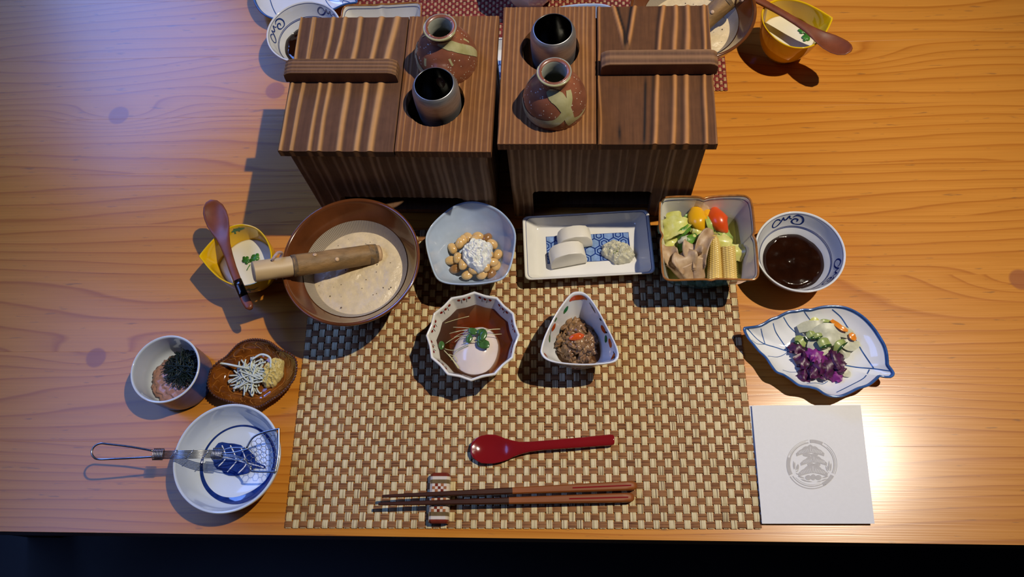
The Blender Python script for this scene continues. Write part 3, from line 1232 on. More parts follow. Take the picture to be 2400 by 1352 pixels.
M['stem_green'] = pm('pale_green_stem', (0.34, 0.45, 0.11), 0.38, 0.2, 120.0)
M['yellow_pepper'] = pm('yellow_pepper', (0.74, 0.38, 0.006), 0.30, 0.08, 60.0, coat=0.15)
M['red_pepper'] = pm('red_pepper', (0.64, 0.07, 0.006), 0.30, 0.08, 60.0, coat=0.15)
M['mushroom'] = pm('oyster_mushroom', (0.30, 0.18, 0.095), 0.5, 0.0, 90.0, col2=(0.54, 0.39, 0.24), bump=0.25, bscale=300.0)
M['corn'] = pm('baby_corn', (0.64, 0.45, 0.125), 0.25, 0.08, 120.0, coat=0.3)
M['pickle_white'] = pm('radish_pickle', (0.47, 0.47, 0.34), 0.42, 0.14, 160.0, bump=0.2, bscale=300.0)
M['pickle_green'] = pm('cucumber_flesh', (0.28, 0.34, 0.10), 0.34, 0.25, 160.0, coat=0.1)
M['pickle_skin'] = pm('cucumber_skin', (0.025, 0.065, 0.012), 0.2, 0.3, 200.0, coat=0.4)
M['carrot'] = pm('carrot_orange', (0.76, 0.24, 0.02), 0.25, 0.08, 80.0, coat=0.3)
M['purple'] = pm('purple_pickle', (0.016, 0.002, 0.011), 0.40, 0.0, 260.0, col2=(0.10, 0.008, 0.075), bump=0.4, bscale=300.0)
M['purple_hi'] = pm('bright_purple_pickle', (0.13, 0.010, 0.12), 0.45, 0.0, 220.0, col2=(0.28, 0.03, 0.25), bump=0.3, bscale=300.0)
M['egg'] = pm('poached_egg_white', (0.70, 0.60, 0.54), 0.14, 0.05, 40.0, coat=0.4, sss=0.1, sssr=0.004)
M['sprout_stem'] = pm('sprout_stem', (0.55, 0.52, 0.26), 0.25, 0.15, 200.0, coat=0.3)
M['sprout_leaf'] = pm('sprout_leaf', (0.045, 0.12, 0.028), 0.25, 0.3, 250.0, coat=0.3)
M['beef'] = pm('simmered_beef', (0.15, 0.068, 0.026), 0.25, 0.0, 140.0, bump=0.5, bscale=350.0, col2=(0.32, 0.185, 0.085), coat=0.35)
M['fish_paste'] = pm('pink_fish_paste', (0.40, 0.20, 0.135), 0.25, 0.2, 200.0, bump=0.4, bscale=350.0, coat=0.3)
M['nori'] = pm('shredded_nori', (0.006, 0.014, 0.006), 0.30, 0.4, 200.0)
M['leek'] = pm('shredded_leek', (0.62, 0.66, 0.54), 0.22, 0.12, 120.0, coat=0.3)
M['ginger'] = pm('grated_ginger', (0.62, 0.50, 0.19), 0.35, 0.12, 200.0, bump=0.5, bscale=400.0)
M['broth_oil'] = pm('thin_broth', (0.5, 0.45, 0.1), 0.05)


def liquid(name, col, dens, cloud=0.0, ccol=(0.2, 0.06, 0.01)):
    t = NT(name)
    out = t.t.nodes['Material Output']
    tr = t.n('ShaderNodeBsdfTransparent')
    gl = t.n('ShaderNodeBsdfGlossy')
    gl.inputs['Roughness'].default_value = 0.03
    fr = t.n('ShaderNodeFresnel')
    fr.inputs['IOR'].default_value = 1.34
    n1 = t.noise(t.coords('Object'), 60.0, 2.0)
    bp = t.n('ShaderNodeBump')
    bp.inputs['Strength'].default_value = 0.03
    t.l(n1, bp.inputs['Height'])
    t.l(bp.outputs['Normal'], gl.inputs['Normal'])
    mx = t.n('ShaderNodeMixShader')
    t.l(fr.outputs[0], mx.inputs[0])
    df = t.n('ShaderNodeBsdfDiffuse')
    df.inputs['Color'].default_value = (*ccol, 1)
    mc_ = t.n('ShaderNodeMixShader')
    mc_.inputs[0].default_value = cloud
    t.l(tr.outputs[0], mc_.inputs[1])
    t.l(df.outputs[0], mc_.inputs[2])
    t.l(mc_.outputs[0], mx.inputs[1])
    t.l(gl.outputs[0], mx.inputs[2])
    t.l(mx.outputs[0], out.inputs['Surface'])
    va = t.n('ShaderNodeVolumeAbsorption')
    va.inputs['Color'].default_value = (*col, 1)
    va.inputs['Density'].default_value = dens
    t.l(va.outputs[0], out.inputs['Volume'])
    return t.m


M['soy_broth'] = liquid('soy_broth', (0.86, 0.52, 0.10), 200.0, 0.40, (0.12, 0.032, 0.003))
M['veg_broth'] = liquid('clear_green_broth', (0.80, 0.80, 0.12), 45.0, 0.15, (0.35, 0.33, 0.06))
M['beef_broth'] = liquid('brown_gravy', (0.75, 0.40, 0.06), 130.0, 0.3, (0.25, 0.10, 0.02))


def fill_liquid(root_loc, vessel, z, mat, name, label, cat, grow=1.006):
    prof = [(0.0, z)]
    ip = [p for p in vessel.ip if p[1] < z]
    # radius of the wall at the surface
    k = next(i for i, p in enumerate(vessel.ip) if p[1] < z)
    a, b = vessel.ip[k - 1], vessel.ip[k]
    f = (z - b[1]) / max(a[1] - b[1], 1e-9)
    s = b[0] + (a[0] - b[0]) * f
    prof.append((s * grow, z))
    for (q, zz) in ip:
        prof.append((q * grow if q > 0 else 0.0, zz - 0.0004))
    vv, ff = lathe_vf(prof, 72, vessel.R, vessel.R0, vessel.h, vessel.pw)
    o = mesh(name, vv, [q_[::-1] for q_ in ff], mat, None, root_loc)
    return tag(o, label, cat)


def loc_of(root, px, py, z):
    return P(px, py, z + root.location.z) - Vector(root.location)


# ------------------------------------------------------------------ grinding bowl, yam and pestle
def comb_mat():
    t = NT('combed_clay')
    tc = t.coords('Object')
    sep = t.n('ShaderNodeSeparateXYZ')
    t.l(tc, sep.inputs[0])
    ang = t.math('ARCTAN2', sep.outputs[1], sep.outputs[0])
    w = t.math('SINE', t.math('MULTIPLY', ang, 190.0))
    w = t.math('MULTIPLY_ADD', w, 0.5, 0.5)
    n1 = t.noise(tc, 80.0, 3.0)
    c = t.mix(w, (0.25, 0.20, 0.155), (0.46, 0.40, 0.32))
    c = t.mix(t.math('MULTIPLY', n1, 0.3), c, (0.33, 0.27, 0.20))
    t.color(c)
    t.set(rough=0.30, spec=0.5)
    t.bump(w, 0.6, 0.0006)
    return t.m


M['comb'] = comb_mat()
mz = 0.079
mc = P(821, 608, mz + MAT_TOP)
mortar = thing('grinding_bowl', (mc.x, mc.y, MAT_TOP * 0.4), 'large brown grinding bowl with combed inside, full of grated yam, on the near mat', 'bowl')
outer = [(0, 0.002), (0.36, 0.002), (0.42, 0.0), (0.45, 0.004), (0.50, 0.014), (0.70, 0.036), (0.88, 0.060), (0.965, 0.073), (0.995, 0.077), (1.0, mz)]
inner = [(0.985, mz + 0.0008), (0.955, mz), (0.93, 0.076), (0.80, 0.063), (0.68, 0.049), (0.5, 0.030), (0.3, 0.018), (0, 0.014)]
mv = Vessel(mortar, outer, inner, M['mortar_glaze'], M['mortar_glaze'], None, 0.0680, mz, n=128)
mesh('combed_band', *lathe_vf([(s * 0.0680 - 0.0004, z + 0.0004) for s, z in mv.ip if s < 0.80 and s > 0.35], 128), M['comb'], mortar)
yl = []
yv, yf = [], []
nr, na = 22, 72
yz = 0.0495
for i in range(nr + 1):
    for k in range(na):
        th = 2 * PI * k / na
        r = 0.0468 * i / nr
        x, y = r * math.cos(th), r * math.sin(th)
        edge = sstep(0.8, 1.0, i / nr)
        z = yz + (0.0011 * nz(x * 160, y * 160, 2.2) + 0.0006 * nz(x * 420, y * 420, 5.1)) * (1 - edge) - 0.0015 * edge
        yv.append((x, y, z))
for i in range(nr):
    for k in range(na):
        l = (k + 1) % na
        yf.append([i * na + k, (i + 1) * na + k, (i + 1) * na + l, i * na + l])
b0 = len(yv)
for k in range(na):
    th = 2 * PI * k / na
    yv.append((0.026 * math.cos(th), 0.026 * math.sin(th), 0.022))
for k in range(na):
    l = (k + 1) % na
    yf.append([nr * na + k, b0 + k, b0 + l, nr * na + l])
yf.append([b0 + k for k in range(na)][::-1])
yam = thing('grated_yam', tuple(mortar.location), 'creamy grated yam with brown specks filling the near grinding bowl', 'grated yam')
mesh('yam_surface', yv, yf, M['yam'], yam)
acc = ([], [])
rs = random.Random(4)
for i in range(26):
    a, r = rs.uniform(0, 2 * PI), 0.043 * math.sqrt(rs.random())
    s = rs.uniform(0.0003, 0.0009)
    add(acc, blob_vf((r * math.cos(a), r * math.sin(a), yz + 0.0004), (s, s, s * 0.5), 0.2, 2, i, 1))
tag(mesh('skin_speck', acc[0], acc[1], M['speck'], yam), kind='stuff')

# pestle: own axes, local x from the grip end to the grinding tip
pa, pb = P(593, 637, 0.099), P(884, 594, 0.052)
axis = pb - pa
PL = axis.length
pestle = thing('wooden_pestle', pa, 'bark-covered wooden pestle with peeled grip resting in the near grinding bowl', 'pestle')
pestle.rotation_euler = axis.to_track_quat('X', 'Z').to_euler()


def round_bar(x0, x1, r0, r1, n=14, end0=True, end1=True, amp=0.0, seed=0.0, round1=0.0):
    prs = []
    for i in range(n + 1):
        u = i / n
        prs.append((x0 + (x1 - x0) * u, r0 + (r1 - r0) * u))
    if end0:
        prs = [(x0, r0 * 0.90)] + [(x0 + 0.0008, r0)] + prs[1:]
    if round1:
        prs = prs[:-1] + [(x1 - round1, r1), (x1 - round1 * 0.4, r1 * 0.94), (x1, r1 * 0.72)]
    m = 24
    vv, ff = [], []
    for (x, r) in prs:
        for k in range(m):
            th = 2 * PI * k / m
            rr = r * (1 + amp * nz(x * 90 + seed, math.cos(th) * 1.6, math.sin(th) * 1.6))
            vv.append((x, rr * math.cos(th), rr * math.sin(th)))
    for i in range(len(prs) - 1):
        for k in range(m):
            l = (k + 1) % m
            ff.append([i * m + k, (i + 1) * m + k, (i + 1) * m + l, i * m + l])
    ff.append(list(range(m)))
    ff.append([(len(prs) - 1) * m + k for k in range(m)][::-1])
    return vv, ff


gl = PL * 0.30
mesh('peeled_grip', *round_bar(0, gl + 0.003, 0.0100, 0.0098, amp=0.03), M['peeled'], pestle, sharp=50)
mesh('bark_shaft', *round_bar(gl, PL - 0.004, 0.0108, 0.0102, 20, amp=0.06, seed=4), M['bark'], pestle, sharp=50)
mesh('bark_collar', *round_bar(gl - 0.0006, gl + 0.004, 0.01075, 0.01105, 10, amp=0.07, seed=9), M['bark_dark'], pestle, sharp=50)
mesh('scorched_tip', *round_bar(PL - 0.010, PL - 0.001, 0.0105, 0.0100, 6, amp=0.05, seed=14), M['bark_dark'], pestle, sharp=50)
mesh('ground_end', *round_bar(PL - 0.003, PL + 0.004, 0.0092, 0.0080, 6, round1=0.004), M['cut_wood'], pestle)
for (x, th) in ((gl + 0.022, d2r(72)), (gl + 0.042, d2r(118))):
    c = Vector((x, 0.0108 * math.cos(th), 0.0108 * math.sin(th)))
    rot = Vector((0, math.cos(th), math.sin(th))).to_track_quat('Z', 'Y').to_matrix()
    mesh('branch_knot', *blob_vf(c, (0.0022, 0.0022, 0.0007), 0.05, 2, x, 2, rot), M['cut_wood'], pestle)
hole = Vector((gl * 0.50, 0.0040, 0.0093))
mesh('cord_hole', *blob_vf(hole, (0.0018, 0.0013, 0.0010), 0, 1, 0, 2), M['spoon_dark'], pestle)
loop = catmull([hole + Vector((0, 0, -0.002)), hole + Vector((0.0012, 0.001, 0.003)), hole + Vector((0.006, 0.0055, 0.0035)), hole + Vector((0.011, 0.0085, -0.003)),
                hole + Vector((0.010, 0.0075, -0.010)), hole + Vector((0.006, 0.003, -0.017)), hole + Vector((0.003, -0.006, -0.0205)), hole + Vector((0.002, -0.011, -0.017))], 8)
mesh('cord_loop', *tube_vf(loop, 0.0014, 8), M['cord'], pestle)


# ------------------------------------------------------------------ yellow lipped cup, pudding, parsley, spoon
yz0 = 0.050
yc = P(566, 600, yz0)
ycup = thing('lipped_cup', (yc.x, yc.y, 0), 'yellow teardrop-lipped cup of white pudding left of the near grinding bowl', 'cup')
YR = outline_R([(466, 601), (474, 589), (492, 568), (515, 546), (541, 530), (570, 525), (600, 533), (622, 554), (635, 583), (637, 610), (628, 640),
                (605, 662), (575, 671), (545, 668), (515, 654), (490, 631), (473, 610)], yz0, yc)
yo = [(0, 0.003), (0.50, 0.003), (0.55, 0.0), (0.60, 0.004), (0.80, 0.013), (0.93, 0.026), (0.985, 0.040), (1.0, 0.048), (1.0, yz0)]
yi = [(0.985, yz0 + 0.0008), (0.95, yz0), (0.935, 0.046), (0.90, 0.034), (0.80, 0.020), (0.55, 0.010), (0, 0.008)]
yv_ = Vessel(ycup, yo, yi, M['yellow'], M['yellow'], YR, 0.0325, yz0, pw=1.6)
yv_.paint([([(d2r(95), .32), (d2r(103), .34), (d2r(112), .34), (d2r(120), .36)], [.001, .004, .0045, .001]),
           ([(d2r(104), .28), (d2r(108), .40)], [.001, .002]), ([(d2r(113), .28), (d2r(116), .42)], [.001, .002])], M['green_leaf_paint'], 'painted_leaf')
yv_.paint([([(d2r(-88), .70), (d2r(-78), .72), (d2r(-70), .70), (d2r(-60), .72)], [.001, .0045, .004, .001]),
           ([(d2r(-80), .64), (d2r(-74), .78)], [.001, .002])], M['green_leaf_paint'], 'painted_leaf', outer=True)


def pudding(name, root, label):
    zz = 0.0285
    prof = [(0, zz), (0.6, zz), (0.80, zz), (0.862, zz - 0.0006), (0.835, 0.024), (0.72, 0.016), (0.4, 0.0105), (0, 0.0105)]
    v_, f_ = lathe_vf(prof, 72, YR, 0.0325, yz0, 1.6)
    o = mesh(name, v_, [q_[::-1] for q_ in f_], M['pudding'], None, tuple(root.location))
    return tag(o, label, 'pudding')


pud = pudding('milk_pudding', ycup, 'smooth white pudding inside the near yellow cup')


def parsley_obj(loc, rz, label):
    root = thing('parsley_leaf', loc, label, 'herb leaf', 'parsley leaves', rz)
    for (ox, oy, a0, s) in ((0, 0, 90, 1.0), (-0.0035, -0.003, 165, 0.85), (0.0038, -0.003, 15, 0.85)):
        pts = []
        for k in range(40):
            th = 2 * PI * k / 40
            r = 0.0062 * s * (0.62 + 0.30 * abs(math.cos(2.5 * th)) + 0.10 * abs(math.cos(7.5 * th)))
            x, y = r * math.cos(th) * 1.05, r * math.sin(th) * 0.8
            a = math.radians(a0)
            pts.append((ox + 0.004 * s * math.cos(a) + x * math.cos(a) - y * math.sin(a), oy + 0.004 * s * math.sin(a) + x * math.sin(a) + y * math.cos(a)))
        n = len(pts)
        cx, cy = sum(p[0] for p in pts) / n, sum(p[1] for p in pts) / n
        vv = [Vector((p[0], p[1], 0.0012 + 0.0008 * nz(p[0] * 400, p[1] * 400, a0))) for p in pts]
        vv += [p - Vector((0, 0, 0.0006)) for p in vv] + [Vector((cx, cy, 0.0004)), Vector((cx, cy, 0.0))]
        ff = []
        for k in range(n):
            l = (k + 1) % n
            ff += [[2 * n, k, l], [2 * n + 1, n + l, n + k], [k, n + k, n + l, l]]
        mesh('leaflet', vv, ff, M['parsley'], root)
    mesh('stalk', *tube_vf([(0, -0.004, 0.0006), (0.0005, -0.008, 0.0008), (0.001, -0.011, 0.0006)], 0.0005, 6), M['parsley'], root)
    return root


pl = P(592, 613, 0.029)
pars = parsley_obj((pl.x, pl.y, 0.0288), d2r(-30), 'small green parsley leaf on the pudding in the near yellow cup')

SPX = [(488, 471, .0030), (493, 478, .0080), (499, 490, .0112), (505, 504, .0122), (511, 521, .0118), (517, 538, .0098), (522, 555, .0074), (528, 575, .0054), (536, 600, .0045), (545, 628, .0042),
       (555, 655, .0042), (566, 682, .0044), (577, 706, .0046), (584, 718, .0043), (588, 724, .0020)]
SHOL = [0.0, .0010, .0025, .0034, .0034, .0024, .0010, 0.0002, 0, 0, 0, 0, 0, 0, 0]
szr = yz0 + 0.0034
sp0 = P(536, 600, szr)
wspoon = thing('wooden_spoon', (sp0.x, sp0.y, szr), 'red-brown wooden spoon with a dark band lying across the near yellow cup', 'spoon')
st = []
for i, ((x, y, w), ho) in enumerate(zip(SPX, SHOL)):
    lift = 0.006 * (1 - i / 6) ** 2 if i < 6 else 0.0
    c = P(x, y, szr + lift) - sp0
    st.append((c, w, 0.0024 if i < 6 else 0.0042, ho))
mesh('spoon_body', *spoon_vf(st), M['spoon_wood'], wspoon)
dk = [(P(x, y, szr) - sp0, 0.0046, 0.0046, 0) for x, y in ((556, 657), (561, 669), (567, 684), (572, 695))]
mesh('dark_band', *spoon_vf(dk), M['spoon_dark'], wspoon)


# ------------------------------------------------------------------ natto bowl
nzh = 0.048
nc = P(1104, 574, nzh + MAT_TOP)
natto = thing('pinched_bowl', (nc.x, nc.y, MAT_TOP), 'pale blue pinched bowl of beans with grated radish, between grinding bowl and oblong dish', 'bowl')
NRf = outline_R([(1100, 472), (1135, 476), (1170, 492), (1196, 518), (1209, 548), (1206, 590), (1196, 630), (1182, 652), (1160, 661), (1120, 667), (1075, 668), (1042, 664),
                 (1022, 652), (1008, 618), (998, 578), (998, 552), (1012, 526), (1036, 502), (1066, 481)], nzh + MAT_TOP, nc)
no = [(0, 0.003), (0.38, 0.003), (0.42, 0.0), (0.46, 0.004), (0.66, 0.014), (0.86, 0.030), (0.97, 0.044), (1.0, nzh)]
ni = [(0.985, nzh + 0.0012), (0.955, nzh), (0.93, 0.044), (0.80, 0.030), (0.58, 0.014), (0.35, 0.007), (0, 0.006)]
nv = Vessel(natto, no, ni, M['sky_glaze'], M['sky_glaze'], NRf, 0.045, nzh, pw=1.2)
bean_me = {}
for key in ('bean', 'bean_dark'):
    v_, f_ = blob_vf((0, 0, 0), (0.0067, 0.0049, 0.0047), 0.07, 1.3, 3.0, 3)
    v_ = [Vector((p.x, p.y + 0.0009 * (p.x / 0.0067) ** 2 - 0.0003, p.z)) for p in v_]
    o = mesh(key, v_, f_, M[key])
    bean_me[key] = o.data
    bpy.data.objects.remove(o)
rs = random.Random(12)
beans = [(283, 400, 0), (330, 368, 0), (385, 328, 0), (432, 352, 0), (508, 332, 1), (545, 372, 0), (580, 442, 0), (548, 492, 0), (318, 462, 0), (272, 482, 0),
         (302, 535, 1), (382, 575, 0), (478, 572, 0), (540, 565, 1), (350, 348, 0), (450, 322, 0), (568, 515, 0), (498, 520, 0), (415, 430, 0), (352, 505, 0), (470, 420, 0), (520, 440, 0), (430, 540, 0)]
rc0 = P(1112, 602, 0.026)
bean_seen = {}
for i, (bx, by, dk_) in enumerate(beans):
    px, py = 960 + bx / 2.817, 440 + by / 2.817
    d = math.hypot((px - 1112) / 66, (py - 602) / 56)
    z = 0.0150 + 0.015 * max(0, 1 - d * d) + (0.001 if i % 2 else 0)
    p = P(px, py, z + MAT_TOP)
    key = 'bean_dark' if dk_ else 'bean'
    o = bpy.data.objects.new('soybean', bean_me[key])
    o.location = p
    o.rotation_euler = (rs.uniform(-.4, .4), rs.uniform(-.4, .4), rs.uniform(0, PI))
    link(o)
    w_ = p - rc0
    clock = int(round((90 - math.degrees(math.atan2(w_.y, w_.x))) / 30)) % 12
    ring_ = 'rim' if w_.length > 0.0205 else 'radish'
    key2 = (clock, ring_)
    bean_seen[key2] = bean_seen.get(key2, 0) + 1
    hrs = ['twelve', 'one', 'two', 'three', 'four', 'five', 'six', 'seven', 'eight', 'nine', 'ten', 'eleven'][clock]
    extra = ['', ', tucked behind', ', innermost'][min(bean_seen[key2] - 1, 2)]
    tag(o, '%s soybean at %s o\'clock of the heap, %s side%s' % ('dark brown' if dk_ else 'shiny tan', hrs, 'outer' if ring_ == 'rim' else 'inner', extra), 'bean', 'fermented soybeans')
rc = P(1119, 596, 0.032)
v_, f_ = heap_vf(0.0165, 0.0185, 0.0095, 3.0, 150, 0.0042, 380, 0.0018)
tag(mesh('grated_radish', v_, f_, M['radish'], None, (rc.x, rc.y, 0.0285)), 'white heap of grated radish on top of the fermented soybeans', 'grated radish')

# ------------------------------------------------------------------ oblong dish with fishcake
dz = 0.019
cor = [(1226, 508), (1522, 490), (1535, 641), (1228, 656)]
dp = [P(x, y, dz + MAT_TOP) for x, y in cor]
dc = sum(dp, Vector()) / 4
ax = ((dp[1] - dp[0]) + (dp[2] - dp[3])) / 2
DW, DD = ax.length, (((dp[0] - dp[3]) + (dp[1] - dp[2])) / 2).length
drz = math.atan2(ax.y, ax.x)
dish = thing('oblong_dish', (dc.x, dc.y, MAT_TOP), 'oblong white dish with blue hexagon pattern holding fishcake, in front of the right box', 'dish', rz=drz)


def rrect_R(w, d, r):
    def Rf(th):
        c, s = math.cos(th), math.sin(th)
        lo, hi = 0.0, w
        for _ in range(40):
            m_ = (lo + hi) / 2
            x, y = abs(m_ * c), abs(m_ * s)
            qx, qy = x - (w / 2 - r), y - (d / 2 - r)
            dd = math.hypot(max(qx, 0), max(qy, 0)) + min(max(qx, qy), 0) - r
            if dd > 0:
                hi = m_
            else:
                lo = m_
        return lo
    return Rf


RR_ = rrect_R(DW, DD, 0.006)
do = [(0, 0.002), (0.60, 0.002), (0.62, 0.0), (0.66, 0.002), (0.82, 0.007), (0.95, 0.0145), (0.995, 0.018), (1.0, dz)]
di = [(0.985, dz + 0.0008), (0.95, dz - 0.0003), (0.90, 0.0145), (0.82, 0.0085), (0.74, 0.0062), (0.4, 0.0058), (0, 0.0058)]
dv = Vessel(dish, do, di, M['cream'], M['cream'], lambda th: RR_(th), 0.05, 0.0001, n=240, sm=4)
dv.h = 0.0001
dish_rim = [(2 * PI * k / 240, dv.t_at_s(0.952)) for k in range(240)]
dv.paint([(dish_rim, 0.0006)], M['blue_line'], 'painted_border', closed=True)
# blue hexagon panel
pcx = [loc_of(dish, x, y, 0.006) for x, y in ((1277, 551), (1475, 541), (1478, 612), (1282, 620))]
Ri = Matrix.Rotation(-drz, 3, 'Z')
pcx = [Ri @ q_ for q_ in pcx]
hx0, hx1 = min(q_.x for q_ in pcx) + 0.001, max(q_.x for q_ in pcx) - 0.001
hy0, hy1 = min(q_.y for q_ in pcx) + 0.002, max(q_.y for q_ in pcx) - 0.002
fz = 0.0061
mesh('painted_panel', *poly_flat([(hx0, hy0), (hx1, hy0), (hx1, hy1), (hx0, hy1)], fz), M['blue_line'], dish)
hr_ = (hy1 - hy0) / 5.4
acc, acc2 = ([], []), ([], [])
row = 0
y = hy0 + hr_ * 0.5
while y < hy1 + hr_ * 0.5:
    x = hx0 + (hr_ * 0.87 if row % 2 else 0)
    k2 = 0
    while x < hx1 + hr_ * 0.5:
        for rad, tgt, zz in ((0.88, acc, fz + 0.0001), (0.62, acc2, fz + 0.0002), (0.40, acc, fz + 0.0003)):
            if rad < 0.8 and (k2 + row) % 2:
                continue
            pts = []
            for q_ in range(6):
                a = PI / 6 + q_ * PI / 3
                pts.append((clamp(x + hr_ * rad * math.cos(a), hx0 + .0004, hx1 - .0004), clamp(y + hr_ * rad * math.sin(a), hy0 + .0004, hy1 - .0004)))
            add(tgt, poly_flat(pts, zz))
        x += hr_ * 1.74
        k2 += 1
    y += hr_ * 1.5
    row += 1
mesh('painted_hexagons', acc[0], acc[1], M['blue_wash'], dish)
mesh('painted_hexagon_rings', acc2[0], acc2[1], M['blue_line'], dish)


def fishcake(px, py, rz, label, L=0.040, H=0.0185, T=0.014, tilt=0.0):
    p = P(px, py, 0.0095 + MAT_TOP)
    root = thing('fishcake_slice', (p.x, p.y, 0.0064 + MAT_TOP), label, 'fishcake', 'fishcake slices', rz)
    pts = [(-L / 2, 0), (-L / 2 * 1.0, H * 0.30), (-L / 2 * 0.93, H * 0.62), (-L / 2 * 0.72, H * 0.88), (-L / 2 * .35, H * 0.985), (0, H),
           (L / 2 * .35, H * 0.985), (L / 2 * 0.72, H * 0.88), (L / 2 * 0.93, H * 0.62), (L / 2, H * 0.30), (L / 2, 0)]
    n = len(pts)
    bm = bmesh.new()
    a = [bm.verts.new((x, -T / 2, z)) for x, z in pts]
    b = [bm.verts.new((x, T / 2, z)) for x, z in pts]
    bm.faces.new(a)
    bm.faces.new(b[::-1])
    for i in range(n):
        j = (i + 1) % n
        bm.faces.new([a[j], a[i], b[i], b[j]])
    es = [e for e in bm.edges if abs(e.verts[0].co.y - e.verts[1].co.y) < 1e-6]
    bmesh.ops.bevel(bm, geom=es, offset=0.0008, segments=2, affect='EDGES', profile=0.5)
    me = bpy.data.meshes.new('slice')
    bm.to_mesh(me)
    bm.free()
    me.materials.append(M['fishcake'])
    me.polygons.foreach_set('use_smooth', [True] * len(me.polygons))
    me.set_sharp_from_angle(angle=math.radians(45))
    o = bpy.data.objects.new('slice', me)
    o.rotation_euler = (tilt, 0, 0)
    link(o, root)
    return root


fishcake(1347, 566, d2r(8), 'white fishcake slice at the back of the oblong dish', 0.036, 0.019, 0.016, -0.25)
fishcake(1331, 606, d2r(11), 'white fishcake slice at the front left of the oblong dish', 0.038, 0.020, 0.017, -0.25)
p = P(1447, 590, 0.012)
rel = thing('pickle_relish', (p.x, p.y, 0.0068 + MAT_TOP), 'pale lumpy pickle relish with green bits at the right of the oblong dish', 'relish')
acc, acc2 = ([], []), ([], [])
rs = random.Random(8)
add(acc, heap_vf(0.0175, 0.0125, 0.0085, 8.0, 170, 0.0026, 420, 0.0010))
for i in range(14):
    a, r = rs.uniform(0, 2 * PI), math.sqrt(rs.random()) * 0.9
    x, y = 0.0125 * r * math.cos(a), 0.0095 * r * math.sin(a)
    s = rs.uniform(0.0008, 0.0016)
    add(acc2, blob_vf((x, y, 0.0015 + 0.0085 * math.sqrt(1 - r * r)), (s * 1.4, s * 0.8, s * 0.6), 0.3, 2, i, 1))
mesh('relish_heap', acc[0], acc[1], M['relish'], rel, rz=d2r(-20))
tag(mesh('green_bit', acc2[0], acc2[1], M['green_bit'], rel), kind='stuff')

# ------------------------------------------------------------------ square vegetable bowl
vz = 0.056
vcx = [(1546, 461), (1766, 457), (1779, 651), (1549, 657)]
vp = [P(x, y, vz + MAT_TOP) for x, y in vcx]
vc = sum(vp, Vector()) / 4
veg = thing('square_bowl', (vc.x, vc.y, MAT_TOP), 'square white bowl with brown-gold rim full of boiled vegetables, beside the dark sauce', 'bowl')
VR = outline_R([(1545, 478), (1549, 466), (1560, 461), (1600, 459), (1635, 460), (1649, 464), (1664, 460), (1700, 457), (1740, 457), (1756, 463), (1763, 475),
                (1768, 510), (1770, 540), (1767, 552), (1773, 566), (1777, 610), (1779, 640), (1775, 652), (1764, 657), (1720, 656), (1682, 655), (1667, 658), (1650, 656),
                (1610, 657), (1572, 658), (1558, 654), (1552, 642), (1549, 600), (1547, 566), (1551, 552), (1545, 538), (1544, 510)], vz + MAT_TOP, vc, 6)
VR0 = 0.040
vo = [(0, 0.004), (0.74, 0.004), (0.78, 0.0), (0.80, 0.004), (0.84, 0.012), (0.90, 0.026), (0.96, 0.044), (1.0, vz)]
vi = [(0.99, vz + 0.0005), (0.965, vz - 0.0005), (0.93, 0.046), (0.86, 0.028), (0.79, 0.014), (0.6, 0.0075), (0, 0.007)]


def sqR(th):
    return VR(th)


vv_ = Vessel(veg, vo, vi, M['teal_out'], M['cream'], sqR, VR0, vz, pw=0.35, n=200)
rim_tube(vv_, 0.0011, M['gold_rim'], 'gold_rim', 200, 0.0, 0.985)
vv_.ring(0.24, 0.0009, M['blue_line'], 'painted_line', n=200)
fill_liquid((vc.x, vc.y, MAT_TOP), vv_, 0.026, M['veg_broth'], 'vegetable_broth', 'thin greenish broth under the vegetables in the square bowl', 'broth')
VO = Vector((vc.x, vc.y, 0))


def vpt(x, y, z):
    """crop pixel of the square bowl close-up -> room point"""
    return P(1540 + x / 5.632, 450 + y / 5.633, z + MAT_TOP)


def food(name, vf, mat, label, cat, group=None):
    c = sum(vf[0], Vector()) / len(vf[0])
    zmin = min(q_.z for q_ in vf[0])
    o_ = Vector((c.x, c.y, zmin))
    o = mesh(name, [q_ - o_ for q_ in vf[0]], vf[1], mat, None, o_, sharp=48)
    return tag(o, label, cat, group)


G = 'vegetables in the square bowl'


def vsheet(pts, widths, mat, label, cat, name, thick=0.0015, curl=0.002, ruff=0.0, seed=0.0, twist=0.0, up=(0, 0, 1), nx=8):
    sp = [vpt(*q_) for q_ in pts]
    widths = [w_ * {'cabbage': 0.95, 'pepper': 0.85}.get(cat, 0.75) for w_ in widths]
    return food(name, sheet_vf(sp, widths, thick, curl, up, nx, ruff, 320.0, seed, twist=twist), mat, label, cat, G)


vsheet([(150, 395, .036), (230, 350, .040), (320, 360, .037)], [.004, .0075, .007, .003], M['cabbage'], 'curled yellow cabbage piece at the back left of the square bowl', 'cabbage', 'cabbage_piece', .0014, .004, .004, 1)
vsheet([(80, 560, .030), (200, 480, .040), (330, 430, .042), (425, 405, .038)], [.006, .0115, .0115, .007, .003], M['cabbage'], 'broad pale cabbage piece at the left of the square bowl', 'cabbage', 'cabbage_piece', .0014, .004, .0035, 5)
vsheet([(90, 690, .028), (160, 660, .035), (250, 690, .034), (270, 770, .030)], [.004, .007, .007, .004], M['cabbage'], 'folded cabbage piece above the mushrooms at the left wall', 'cabbage', 'cabbage_piece', .0014, .003, .004, 9)
vsheet([(110, 390, .034), (90, 470, .033), (85, 540, .030)], [.004, .007, .006], M['cabbage'], 'upright cabbage scrap against the left wall of the square bowl', 'cabbage', 'cabbage_piece', .0014, .003, .003, 15)
